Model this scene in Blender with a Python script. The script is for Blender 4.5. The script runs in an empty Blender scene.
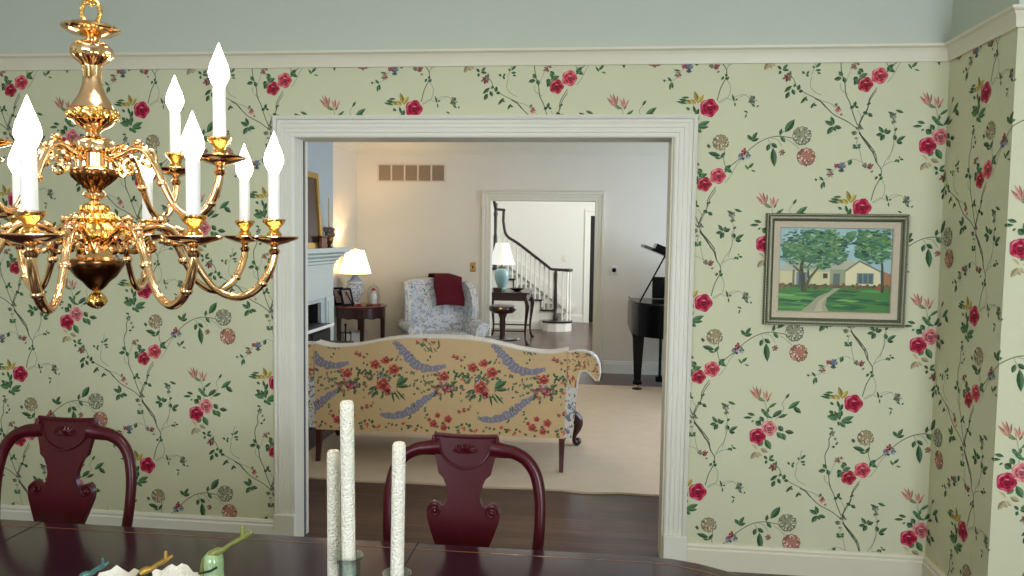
import bpy, math, random, json
from math import sin, cos, pi, sqrt, atan2, radians
from mathutils import Matrix, Vector
random.seed(7)
SC = bpy.context.scene
COL = SC.collection

# ---------------------------------------------------------------- materials
def lin(c):
    return tuple(((v/255)/12.92 if v/255 <= .04045 else ((v/255+.055)/1.055)**2.4) for v in c)
MATS = {}
def mat(name, col, rough=.5, metal=0., var=.06, vscale=6., bump=0., bscale=60., coat=0., emit=None, estr=0., stretch=(1,1,1), trans=0., ior=1.45, sub=0., spec=.5):
    m = bpy.data.materials.new(name); m.use_nodes = True; MATS[name] = m
    nt = m.node_tree; N = nt.nodes; Lk = nt.links
    b = N['Principled BSDF']
    c = lin(col)
    tc = N.new('ShaderNodeTexCoord'); mp = N.new('ShaderNodeMapping'); mp.inputs['Scale'].default_value = stretch
    Lk.new(tc.outputs['Object'], mp.inputs['Vector'])
    nz = N.new('ShaderNodeTexNoise'); nz.inputs['Scale'].default_value = vscale; nz.inputs['Detail'].default_value = 3
    Lk.new(mp.outputs[0], nz.inputs['Vector'])
    mx = N.new('ShaderNodeMix'); mx.data_type = 'RGBA'
    mx.inputs[6].default_value = (*[min(1, v*(1-var)) for v in c], 1); mx.inputs[7].default_value = (*[min(1, v*(1+var)) for v in c], 1)
    Lk.new(nz.outputs['Fac'], mx.inputs[0]); Lk.new(mx.outputs[2], b.inputs['Base Color'])
    b.inputs['Roughness'].default_value = rough; b.inputs['Metallic'].default_value = metal
    b.inputs['Coat Weight'].default_value = coat; b.inputs['Coat Roughness'].default_value = .08
    b.inputs['Transmission Weight'].default_value = trans; b.inputs['IOR'].default_value = ior
    b.inputs['Specular IOR Level'].default_value = spec
    if bump:
        n2 = N.new('ShaderNodeTexNoise'); n2.inputs['Scale'].default_value = bscale
        Lk.new(mp.outputs[0], n2.inputs['Vector'])
        bp = N.new('ShaderNodeBump'); bp.inputs['Strength'].default_value = bump; bp.inputs['Distance'].default_value = .01
        Lk.new(n2.outputs['Fac'], bp.inputs['Height']); Lk.new(bp.outputs[0], b.inputs['Normal'])
    if emit:
        b.inputs['Emission Color'].default_value = (*lin(emit), 1); b.inputs['Emission Strength'].default_value = estr
    return m
def print_mat(name='printed_ink', rough=.7):
    m = bpy.data.materials.new(name); m.use_nodes = True; MATS[name] = m
    nt = m.node_tree; b = nt.nodes['Principled BSDF']
    a = nt.nodes.new('ShaderNodeAttribute'); a.attribute_name = 'ink'
    nt.links.new(a.outputs['Color'], b.inputs['Base Color']); b.inputs['Roughness'].default_value = rough
    b.inputs['Specular IOR Level'].default_value = .25
    return m
def paper_mat(name, col):      # wallpaper ground with fine vertical threads
    m = mat(name, col, rough=.65, var=.02, vscale=2, spec=.3)
    nt = m.node_tree; N = nt.nodes; Lk = nt.links; b = N['Principled BSDF']
    w = N.new('ShaderNodeTexNoise'); w.inputs['Scale'].default_value = 1.; w.inputs['Detail'].default_value = 2
    mp = N.new('ShaderNodeMapping'); mp.inputs['Scale'].default_value = (220, 220, 3)
    tc = N.new('ShaderNodeTexCoord'); Lk.new(tc.outputs['Object'], mp.inputs[0]); Lk.new(mp.outputs[0], w.inputs['Vector'])
    bp = N.new('ShaderNodeBump'); bp.inputs['Strength'].default_value = .15; bp.inputs['Distance'].default_value = .002
    Lk.new(w.outputs['Fac'], bp.inputs['Height']); Lk.new(bp.outputs[0], b.inputs['Normal'])
    return m
def floral_mat(name, base, spots, scale=22., thr=.34, rough=.85):
    # woven print: scattered small coloured blots on a plain ground
    m = bpy.data.materials.new(name); m.use_nodes = True; MATS[name] = m
    nt = m.node_tree; N = nt.nodes; Lk = nt.links; b = N['Principled BSDF']; b.inputs['Roughness'].default_value = rough
    b.inputs['Specular IOR Level'].default_value = .2
    tc = N.new('ShaderNodeTexCoord'); prev = None
    base_rgb = N.new('ShaderNodeRGB'); base_rgb.outputs[0].default_value = (*lin(base), 1); prev = base_rgb.outputs[0]
    for i, (c, s, t) in enumerate(spots):
        mp = N.new('ShaderNodeMapping'); mp.inputs['Location'].default_value = (i*3.7, i*1.9, i*2.3)
        Lk.new(tc.outputs['Object'], mp.inputs[0])
        n0 = N.new('ShaderNodeTexNoise'); n0.inputs['Scale'].default_value = scale*s; n0.inputs['Detail'].default_value = 4; n0.inputs['Distortion'].default_value = 1.2
        Lk.new(mp.outputs[0], n0.inputs['Vector'])
        r = N.new('ShaderNodeValToRGB'); r.color_ramp.elements[0].position = t; r.color_ramp.elements[1].position = t+.03
        Lk.new(n0.outputs['Fac'], r.inputs[0])
        mx = N.new('ShaderNodeMix'); mx.data_type = 'RGBA'; mx.inputs[7].default_value = (*lin(c), 1)
        Lk.new(r.outputs[0], mx.inputs[0]); Lk.new(prev, mx.inputs[6]); prev = mx.outputs[2]
    Lk.new(prev, b.inputs['Base Color'])
    return m
def plank_mat(name, c1, c2, rough=.28, w=2.2, h=.085, rot=0):
    m = bpy.data.materials.new(name); m.use_nodes = True; MATS[name] = m
    nt = m.node_tree; N = nt.nodes; Lk = nt.links; b = N['Principled BSDF']
    tc = N.new('ShaderNodeTexCoord'); mp = N.new('ShaderNodeMapping'); mp.inputs['Rotation'].default_value = (0, 0, rot)
    Lk.new(tc.outputs['Object'], mp.inputs[0])
    br = N.new('ShaderNodeTexBrick'); br.inputs['Color1'].default_value = (*lin(c1), 1); br.inputs['Color2'].default_value = (*lin(c2), 1)
    br.inputs['Mortar'].default_value = (*[v*.35 for v in lin(c1)], 1); br.inputs['Scale'].default_value = 1
    br.inputs['Mortar Size'].default_value = .0012; br.inputs['Brick Width'].default_value = w; br.inputs['Row Height'].default_value = h
    Lk.new(mp.outputs[0], br.inputs['Vector'])
    mp2 = N.new('ShaderNodeMapping'); mp2.inputs['Scale'].default_value = (1.5, 22, 1); mp2.inputs['Rotation'].default_value = (0, 0, rot)
    Lk.new(tc.outputs['Object'], mp2.inputs[0])
    nz = N.new('ShaderNodeTexNoise'); nz.inputs['Scale'].default_value = 2.5; nz.inputs['Detail'].default_value = 5; Lk.new(mp2.outputs[0], nz.inputs['Vector'])
    mx = N.new('ShaderNodeMix'); mx.data_type = 'RGBA'; mx.blend_type = 'MULTIPLY'; mx.inputs[0].default_value = .7
    rp = N.new('ShaderNodeValToRGB'); rp.color_ramp.elements[0].position = .3; rp.color_ramp.elements[0].color = (.35, .35, .35, 1); rp.color_ramp.elements[1].position = .7; rp.color_ramp.elements[1].color = (1.3, 1.3, 1.3, 1)
    Lk.new(nz.outputs['Fac'], rp.inputs[0]); Lk.new(br.outputs['Color'], mx.inputs[6]); Lk.new(rp.outputs[0], mx.inputs[7])
    Lk.new(mx.outputs[2], b.inputs['Base Color']); b.inputs['Roughness'].default_value = rough
    return m

mat('cream_trim', (220, 216, 196), .42, var=.02)
mat('white_trim', (226, 226, 216), .42, var=.02)
mat('frieze_paint', (194, 202, 190), .8, var=.02)
mat('ceiling_paint', (235, 234, 226), .9, var=.02)
mat('beige_paint', (226, 220, 204), .85, var=.02)
mat('mantel_paint', (186, 198, 192), .5, var=.02)
mat('breast_paint', (170, 182, 184), .8, var=.02)
mat('foyer_paint', (222, 222, 214), .85, var=.02)
paper_mat('wallpaper_ground', (208, 210, 180))
print_mat()
print_mat('canvas_paint', .45)
plank_mat('dark_planks', (76, 56, 50), (98, 74, 64))
mat('rug_wool', (208, 188, 160), .95, var=.08, vscale=9, bump=.6, bscale=400)
mat('mahogany_table', (46, 20, 34), .15, var=.25, vscale=3, stretch=(1, 12, 12), coat=.0, spec=.26)
mat('table_inlay', (138, 92, 52), .25, var=.1)
mat('mahogany_chair', (64, 4, 16), .32, var=.25, vscale=5, stretch=(8, 8, 1), coat=.08, spec=.35)
mat('seat_fabric', (196, 186, 160), .9, var=.1)
mat('brass', (236, 190, 112), .18, 1., var=.08, bump=.25, bscale=90)
mat('polished_brass', (240, 200, 152), .12, 1., var=.05)
mat('dark_brass', (120, 84, 50), .22, 1., var=.15)
mat('candle_white', (240, 242, 240), .5, var=.02)
mat('bulb_glow', (255, 250, 240), .3, emit=(255, 240, 214), estr=22)
mat('piano_black', (8, 8, 10), .2, spec=.2)
mat('black_lacquer', (10, 9, 11), .35, spec=.15)
mat('dark_wood', (52, 22, 20), .28, var=.3, vscale=4, coat=.2)
mat('red_wood', (104, 40, 28), .25, var=.2, vscale=4, coat=.3)
mat('leg_wood', (70, 30, 22), .35, var=.2)
mat('burgundy_knit', (92, 12, 28), .95, var=.2, vscale=60, bump=.8, bscale=160)
mat('shade_fabric', (248, 240, 220), .8, var=.03, emit=(255, 226, 180), estr=2.6)
mat('shade_white', (240, 240, 236), .8, var=.02, emit=(250, 250, 250), estr=.35)
mat('celadon', (142, 180, 180), .25, var=.15, vscale=12, coat=.4)
mat('porcelain', (235, 235, 232), .2, var=.05, vscale=20, coat=.4)
floral_mat('painted_porcelain', (232, 234, 236), [((70, 90, 120), 2.2, .56), ((60, 110, 90), 2.6, .62)], rough=.2)
mat('black_metal', (20, 20, 22), .4, .6)
mat('soot', (16, 16, 18), .9)
mat('vent_metal', (150, 132, 108), .5, .2, var=.08)
mat('vent_frame', (214, 202, 184), .5)
mat('gold_leaf', (186, 150, 74), .35, .7, var=.2, vscale=30)
mat('frame_bronze', (98, 100, 78), .45, .35, var=.35, vscale=120)
mat('frame_bead', (190, 190, 164), .35, .5, var=.2, vscale=90)
mat('frame_liner', (196, 186, 164), .8, var=.08, vscale=60)
mat('crackled_glaze', (232, 228, 214), .4, var=.12, vscale=40, bump=.6, bscale=120)
mat('green_glaze', (150, 178, 130), .2, var=.22, vscale=22, coat=.5)
mat('stem_glaze', (122, 128, 62), .3, var=.35, vscale=40, coat=.3)
mat('dark_glaze', (30, 36, 30), .3)
mat('teal_glaze', (58, 108, 104), .25, var=.2, vscale=30, coat=.4)
mat('photo_paper', (150, 130, 120), .4, var=.3, vscale=30)
mat('red_glaze', (170, 30, 30), .3)
def glass_mat(name, tintc, refl, milk):
    m = bpy.data.materials.new(name); m.use_nodes = True; MATS[name] = m
    nt = m.node_tree; N = nt.nodes; Lk = nt.links; N.remove(N['Principled BSDF']); out = N['Material Output']
    tr = N.new('ShaderNodeBsdfTransparent'); tr.inputs[0].default_value = (*lin(tintc), 1)
    gl = N.new('ShaderNodeBsdfGlossy'); gl.inputs['Roughness'].default_value = .04
    df = N.new('ShaderNodeBsdfTranslucent'); df.inputs[0].default_value = (.9, .95, .93, 1)
    lw_ = N.new('ShaderNodeLayerWeight'); lw_.inputs[0].default_value = refl
    m1 = N.new('ShaderNodeMixShader'); m1.inputs[0].default_value = milk; Lk.new(tr.outputs[0], m1.inputs[1]); Lk.new(df.outputs[0], m1.inputs[2])
    m2 = N.new('ShaderNodeMixShader'); Lk.new(lw_.outputs['Facing'], m2.inputs[0]); Lk.new(m1.outputs[0], m2.inputs[1]); Lk.new(gl.outputs[0], m2.inputs[2])
    Lk.new(m2.outputs[0], out.inputs[0])
glass_mat('crystal', (236, 244, 240), .4, .05)
glass_mat('clear_glass', (246, 248, 246), .15, .02)
mat('plate_white', (226, 226, 220), .4)
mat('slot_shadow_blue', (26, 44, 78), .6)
mat('dried_flowers', (112, 96, 84), .9, var=.4, vscale=50)
mat('doorway_dark', (22, 20, 22), .4, var=.1)
mat('stair_dark', (40, 26, 24), .3, var=.2, coat=.3)
floral_mat('sofa_side', (216, 214, 206), [((110, 130, 150), 1.5, .56), ((150, 90, 90), 2.0, .62), ((80, 104, 84), 2.2, .63)], scale=14)
floral_mat('sofa_print', (214, 186, 140), [((176, 96, 70), 1.5, .56), ((110, 116, 80), 2.0, .58), ((120, 96, 100), 1.9, .62)], scale=16)
mat('sofa_ground', (214, 186, 140), .9, var=.05, vscale=40, bump=.2, bscale=500)
mat('piping_cream', (222, 216, 204), .8)
floral_mat('chair_chintz', (214, 220, 222), [((164, 180, 194), 1.3, .54), ((196, 152, 144), 1.9, .60), ((120, 132, 138), 2.3, .61)], scale=15)
# honeycomb wax
m = mat('beeswax_cream', (236, 232, 216), .55, var=.06, vscale=80)
N = m.node_tree.nodes; Lk = m.node_tree.links
vo = N.new('ShaderNodeTexVoronoi'); vo.inputs['Scale'].default_value = 260
tc = N.new('ShaderNodeTexCoord'); Lk.new(tc.outputs['Object'], vo.inputs['Vector'])
bp = N.new('ShaderNodeBump'); bp.inputs['Strength'].default_value = 1.; bp.inputs['Distance'].default_value = .003; bp.invert = True
Lk.new(vo.outputs['Distance'], bp.inputs['Height']); Lk.new(bp.outputs[0], N['Principled BSDF'].inputs['Normal'])

# ---------------------------------------------------------------- mesh builder
class MB:
    def __init__(s): s.v = []; s.f = []; s.m = []; s.c = []; s.cur = 0; s.col = (0, 0, 0)
    def face(s, idx): s.f.append(tuple(idx)); s.m.append(s.cur); s.c.append(s.col)
    def add(s, vs, fs):
        o = len(s.v); s.v.extend([tuple(p) for p in vs])
        for f in fs: s.face([i+o for i in f])
        return s
    def box(s, x0, x1, y0, y1, z0, z1, b=0.):
        if b <= 0:
            vs = [(x, y, z) for x in (x0, x1) for y in (y0, y1) for z in (z0, z1)]
            return s.add(vs, [(0, 1, 3, 2), (4, 6, 7, 5), (0, 4, 5, 1), (2, 3, 7, 6), (0, 2, 6, 4), (1, 5, 7, 3)])
        import bmesh
        bm = bmesh.new(); bmesh.ops.create_cube(bm, size=1)
        bmesh.ops.scale(bm, vec=(abs(x1-x0), abs(y1-y0), abs(z1-z0)), verts=bm.verts)
        bmesh.ops.bevel(bm, geom=bm.edges[:], offset=b, segments=3 if b > .01 else 1, affect='EDGES', profile=.5)
        c = ((x0+x1)/2, (y0+y1)/2, (z0+z1)/2)
        bm.verts.index_update()
        s.add([(v.co.x+c[0], v.co.y+c[1], v.co.z+c[2]) for v in bm.verts], [[v.index for v in f.verts] for f in bm.faces]); bm.free()
        return s
    def lathe(s, prof, c=(0, 0, 0), n=24, sx=1., sy=1., mod=None):
        o = len(s.v)
        for k, (r, z) in enumerate(prof):
            for i in range(n):
                a = 2*pi*i/n; rr = r*(mod(a, k) if mod else 1)
                s.v.append((c[0]+rr*cos(a)*sx, c[1]+rr*sin(a)*sy, c[2]+z))
        for k in range(len(prof)-1):
            for i in range(n):
                j = (i+1) % n; s.face((o+k*n+i, o+k*n+j, o+(k+1)*n+j, o+(k+1)*n+i))
        if prof[0][0] > 1e-5: s.face([o+i for i in range(n)][::-1])
        if prof[-1][0] > 1e-5: s.face([o+(len(prof)-1)*n+i for i in range(n)])
        return s
    def tube(s, pts, rad, n=10, cap=True, flat=None, up=None):
        P = [Vector(p) for p in pts]; R = rad if isinstance(rad, (list, tuple)) else [rad]*len(P)
        T = []
        for i in range(len(P)):
            t = (P[min(i+1, len(P)-1)]-P[max(i-1, 0)])
            T.append(t.normalized() if t.length > 1e-9 else Vector((0, 0, 1)))
        u = Vector(up) if up else (Vector((0, 0, 1)) if abs(T[0].z) < .9 else Vector((1, 0, 0)))
        o = len(s.v)
        for i, p in enumerate(P):
            if up: u = Vector(up)
            u = (u-T[i]*u.dot(T[i])).normalized(); w = T[i].cross(u)
            fa, fb = flat if flat else (1, 1)
            for k in range(n):
                a = 2*pi*(k+.5)/n; q = p+u*cos(a)*R[i]*fa+w*sin(a)*R[i]*fb; s.v.append(tuple(q))
        for i in range(len(P)-1):
            for k in range(n):
                j = (k+1) % n; s.face((o+i*n+k, o+i*n+j, o+(i+1)*n+j, o+(i+1)*n+k))
        if cap:
            s.face([o+k for k in range(n)][::-1]); s.face([o+(len(P)-1)*n+k for k in range(n)])
        return s
    def prism(s, out, d0, d1, f):
        # out: list of 2D points; f(a,b,d)->3D
        n = len(out); o = len(s.v)
        s.v.extend([f(a, b, d0) for a, b in out]); s.v.extend([f(a, b, d1) for a, b in out])
        s.face(list(range(o, o+n))); s.face(list(range(o+n, o+2*n))[::-1])
        for i in range(n):
            j = (i+1) % n; s.face((o+i, o+n+i, o+n+j, o+j))
        return s
    def loft(s, rings, cap=True):
        o = len(s.v); n = len(rings[0])
        for r in rings: s.v.extend([tuple(p) for p in r])
        for i in range(len(rings)-1):
            for k in range(n):
                j = (k+1) % n; s.face((o+i*n+k, o+i*n+j, o+(i+1)*n+j, o+(i+1)*n+k))
        if cap: s.face([o+k for k in range(n)][::-1]); s.face([o+(len(rings)-1)*n+k for k in range(n)])
        return s
    def sphere(s, c, r, n=12, sx=1, sy=1, sz=1):
        pr = [(r*sin(pi*k/8), -r*cos(pi*k/8)*sz) for k in range(9)]; pr[0] = (1e-6, pr[0][1]); pr[-1] = (1e-6, pr[-1][1])
        return s.lathe(pr, c, n, sx, sy)
    def xform(s, M, start=0):
        for i in range(start, len(s.v)): s.v[i] = tuple(M @ Vector(s.v[i]))
        return s

def basis(o):
    M = Matrix.LocRotScale(o.location, o.rotation_euler, o.scale)
    return (basis(o.parent) @ M) if o.parent else M
def build(name, mb, mats, parent=None, smooth=True, angle=40, recalc=True):
    me = bpy.data.meshes.new(name)
    vs = mb.v
    if parent:
        I = basis(parent).inverted(); vs = [tuple(I @ Vector(p)) for p in vs]
    me.from_pydata(vs, [], mb.f)
    if isinstance(mats, str): mats = [mats]
    for m in mats: me.materials.append(MATS[m])
    me.polygons.foreach_set('material_index', mb.m)
    if any(c != (0, 0, 0) for c in mb.c):
        at = me.color_attributes.new('ink', 'FLOAT_COLOR', 'CORNER')
        buf = []
        for f, c in zip(mb.f, mb.c): buf.extend([c[0], c[1], c[2], 1.]*len(f))
        at.data.foreach_set('color', buf)
    me.validate()
    if recalc:
        import bmesh
        b = bmesh.new(); b.from_mesh(me); bmesh.ops.recalc_face_normals(b, faces=b.faces[:]); b.to_mesh(me); b.free()
    if smooth:
        me.polygons.foreach_set('use_smooth', [True]*len(me.polygons)); me.set_sharp_from_angle(angle=radians(angle))
    o = bpy.data.objects.new(name, me); COL.objects.link(o)
    if parent: o.parent = parent
    return o
def thing(name, label, cat, loc=(0, 0, 0), rz=0., group=None):
    o = bpy.data.objects.new(name, None); COL.objects.link(o); o.empty_display_size = .1
    o.location = loc; o.rotation_euler = (0, 0, rz); o['label'] = label; o['category'] = cat
    if group: o['group'] = group
    return o
def struct(name, mb, mats, smooth=False, parent=None, label=None, recalc=True):
    o = build(name, mb, mats, parent, smooth, recalc=recalc)
    if not parent: o['kind'] = 'structure'
    if label: o['label'] = label
    return o
def kids(o): return [c for c in bpy.data.objects if c.parent == o]
def copy_tree(o, parent=None):
    c = o.copy(); COL.objects.link(c)
    if parent: c.parent = parent
    for ch in kids(o): copy_tree(ch, c)
    return c
def spline(pts, n=6):
    P = [Vector(p) for p in pts]; out = []
    for i in range(len(P)-1):
        p0 = P[max(i-1, 0)]; p1 = P[i]; p2 = P[i+1]; p3 = P[min(i+2, len(P)-1)]
        for k in range(n):
            t = k/n
            out.append(.5*((2*p1)+(p2-p0)*t+(2*p0-5*p1+4*p2-p3)*t*t+(3*p1-p0-3*p2+p3)*t**3))
    out.append(P[-1]); return out
def sample(vals, n=6):
    return [q.x for q in spline([(v, 0, 0) for v in vals], n)]

# ---------------------------------------------------------------- printed pattern
PAL = dict(stem=(104, 116, 92), thin=(140, 148, 128), g=(54, 90, 54), g2=(84, 124, 78), yel=(150, 134, 60), tan=(160, 148, 112), pinktan=(176, 122, 104),
    olive=(104, 112, 74), red=(170, 34, 54), red2=(150, 66, 64), crim=(176, 24, 62), pink=(214, 118, 124), rose=(204, 72, 88), blue=(106, 112, 134),
    bluegray=(116, 124, 138), tanred=(150, 98, 84), gg=(112, 120, 98), pinkred=(192, 84, 88), gray=(150, 152, 122), orange=(176, 124, 104),
    coral=(190, 84, 68), ribbon=(138, 136, 152))
def shade(c, k): return tuple(max(0, min(255, v*k)) for v in c)
def tint(c, k): return tuple(v+(255-v)*k for v in c)
def shapes(items, jit=0):
    """flat coloured outlines: list of (points, colour, layer)"""
    out = []
    rnd = random.Random(3)
    def blob(x, y, r, n=12, j=.1, col=None, lay=1, sx=1.):
        out.append(([(x+r*sx*cos(2*pi*i/n)*(1+rnd.uniform(-j, j)), y+r*sin(2*pi*i/n)*(1+rnd.uniform(-j, j))) for i in range(n)], col, lay))
    def cres(x, y, r, a0, a1, th, col, lay):
        n = 6; o = [(x+r*cos(a0+(a1-a0)*i/n), y+r*sin(a0+(a1-a0)*i/n)) for i in range(n+1)]
        i_ = [(x+(r-th*sin(pi*i/n))*cos(a0+(a1-a0)*i/n), y+(r-th*sin(pi*i/n))*sin(a0+(a1-a0)*i/n)) for i in range(n-1, 0, -1)]
        out.append((o+i_, col, lay))
    def leafp(x0, y0, x1, y1, w, col, lay=3, grow=0):
        x1 += (x1-x0)*.22*grow; y1 += (y1-y0)*.22*grow; dx, dy = x1-x0, y1-y0; L = sqrt(dx*dx+dy*dy)+1e-9; nx, ny = -dy/L*w/2, dx/L*w/2
        t = [(0, 0), (.25, .75), (.5, 1), (.75, .7), (1, 0)]
        up = [(x0+dx*a+nx*b, y0+dy*a+ny*b) for a, b in t]; dn = [(x0+dx*a-nx*b, y0+dy*a-ny*b) for a, b in t[::-1]]
        out.append((up+dn[1:-1], col, lay))
        out.append((up, tint(shade(col, 1.15), .14), lay+.5))
    for it in items:
        k, cn = it[0], it[1]; c = PAL[cn]
        if k == 's':
            w = it[2]; P = [Vector((p[0], p[1], 0)) for p in it[3]]
            if cn == 'ribbon':
                S = spline(P, 10); n = len(S); A = []; B = []
                for i, p in enumerate(S):
                    t = (S[min(i+1, n-1)]-S[max(i-1, 0)]).normalized(); q = Vector((-t.y, t.x, 0)); ww = w*(.3+.7*sin(pi*(i+.5)/n)**.7)
                    A.append(p+q*ww*(.5+.07*sin(i*1.3)+rnd.uniform(-.05, .06))); B.append(p-q*ww*(.62+.16*sin(i*.9)+rnd.uniform(-.06, .08)))
                for i in range(n-1):
                    out.append(([(A[i].x, A[i].y), (A[i+1].x, A[i+1].y), (B[i+1].x, B[i+1].y), (B[i].x, B[i].y)], shade(c, rnd.uniform(.97, 1.06)), 1))
                    d = A[i]+(B[i]-A[i])*rnd.uniform(.05, .3); e = A[i]+(B[i]-A[i])*rnd.uniform(.6, .95)
                    leafp(d.x, d.y, e.x+rnd.uniform(-.2, .2)*w, e.y, w*.09, shade(c, .78) if i % 3 else tint(c, .3), 1.5+.02*i)
                continue
            S = spline(P, 3); n = len(S)
            for i in range(n-1):
                t = (S[i+1]-S[i]); t = t.normalized() if t.length > 0 else Vector((1, 0, 0)); q = Vector((-t.y, t.x, 0))*w*.5; e = t*w*.2
                a, b = S[i]-e, S[i+1]+e
                out.append(([(a.x+q.x, a.y+q.y), (b.x+q.x, b.y+q.y), (b.x-q.x, b.y-q.y), (a.x-q.x, a.y-q.y)], c, 0))
        elif k == 'l':
            leafp(*it[3], *it[4], it[2]*1.35, shade(c, rnd.uniform(.8, 1.15)), 3+rnd.uniform(0, .4), 1)
        elif k == 'r':
            r, x, y = it[2], it[3], it[4]
            n = 20; out.append(([(x+r*(1+.07*cos(5*2*pi*i/n)+rnd.uniform(-.04, .04))*cos(2*pi*i/n), y+r*(1+.07*cos(5*2*pi*i/n)+rnd.uniform(-.04, .04))*sin(2*pi*i/n)) for i in range(n)], c, 4))
            for j in range(5):
                a = 2*pi*j/5+rnd.uniform(0, .5); cres(x, y, r*.93, a, a+1.05, r*.28, tint(c, .22+.1*(j % 2)), 4.3+.06*j)
                cres(x+r*.05, y, r*.64, a+.6, a+1.6, r*.2, shade(c, .62), 4.65+.06*j)
            blob(x+r*.1, y-r*.02, r*.36, 9, .12, shade(c, .72), 5.0)
            cres(x+r*.05, y+r*.05, r*.3, .5, 2.6, r*.16, tint(c, .45), 5.1)
            cres(x+r*.1, y-r*.05, r*.3, 3.4, 5.6, r*.14, shade(c, .5), 5.2)
            cres(x-r*.3, y+r*.35, r*.45, 1.2, 3.4, r*.16, tint(c, .5), 5.3)
        elif k == 'g':
            r, x, y = it[2], it[3], it[4]
            blob(x, y, r, 16, .06, c, 4)
            for j in range(44):
                a = rnd.uniform(0, 2*pi); q = r*sqrt(rnd.uniform(.02, .8)); px, py = x+q*cos(a), y+q*sin(a); L = r*.3; b = a+rnd.uniform(-.8, .8)
                leafp(px, py, px+L*cos(b), py+L*sin(b), r*.13, shade(c, .52) if j % 2 else tint(c, .5), 4.4+.06*j)
            for j in range(12):
                a = 2*pi*j/12; cres(x+r*.82*cos(a), y+r*.82*sin(a), r*.22, a-1.4, a+1.4, r*.07, shade(c, .5), 7.4+.05*j)
        elif k == 'b':
            r, x, y = it[2], it[3], it[4]
            blob(x, y, r*.62, 9, .3, c, 3.6)
            for j in range(11):
                a = rnd.uniform(0, 2*pi); q = r*rnd.uniform(0, .35); L = r*rnd.uniform(.6, 1.0); px, py = x+q*cos(a), y+q*sin(a)
                cc = [shade(c, .6), tint(c, .3), c, (92, 112, 84), shade(c, .8)][j % 5]
                leafp(px, py, px+L*cos(a), py+L*sin(a), r*.5, cc, 4+.6*j/11*2)
    return out
def clip(poly, ax, lim, keep_less):
    out = []; n = len(poly)
    for i in range(n):
        p, q = poly[i], poly[(i+1) % n]
        a = (p[ax] <= lim) if keep_less else (p[ax] >= lim); b = (q[ax] <= lim) if keep_less else (q[ax] >= lim)
        if a: out.append(p)
        if a != b:
            t = (lim-p[ax])/(q[ax]-p[ax]); out.append((p[0]+(q[0]-p[0])*t, p[1]+(q[1]-p[1])*t))
    return out
def stamp(mb, shp, offs, region, f, eps=.00028, base=.0005):
    """print the shapes at every offset inside region (u0,u1,z0,z1); f(u,z,d) places them d in front of the surface"""
    u0, u1, z0, z1 = region
    bb = [(min(p[0] for p in s[0]), max(p[0] for p in s[0]), min(p[1] for p in s[0]), max(p[1] for p in s[0])) for s in shp]
    for (du, dz) in offs:
        for s, b in zip(shp, bb):
            if b[1]+du < u0 or b[0]+du > u1 or b[3]+dz < z0 or b[2]+dz > z1: continue
            P = [(p[0]+du, p[1]+dz) for p in s[0]]
            if b[0]+du < u0: P = clip(P, 0, u0, False)
            if P and b[1]+du > u1: P = clip(P, 0, u1, True)
            if P and b[2]+dz < z0: P = clip(P, 1, z0, False)
            if P and b[3]+dz > z1: P = clip(P, 1, z1, True)
            if len(P) < 3: continue
            mb.col = lin(s[1]); mb.cur = 1; o = len(mb.v)
            mb.v.extend([f(p[0], p[1], base+eps*s[2]) for p in P]); mb.face(range(o, o+len(P)))
    mb.col = (0, 0, 0); mb.cur = 0
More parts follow.
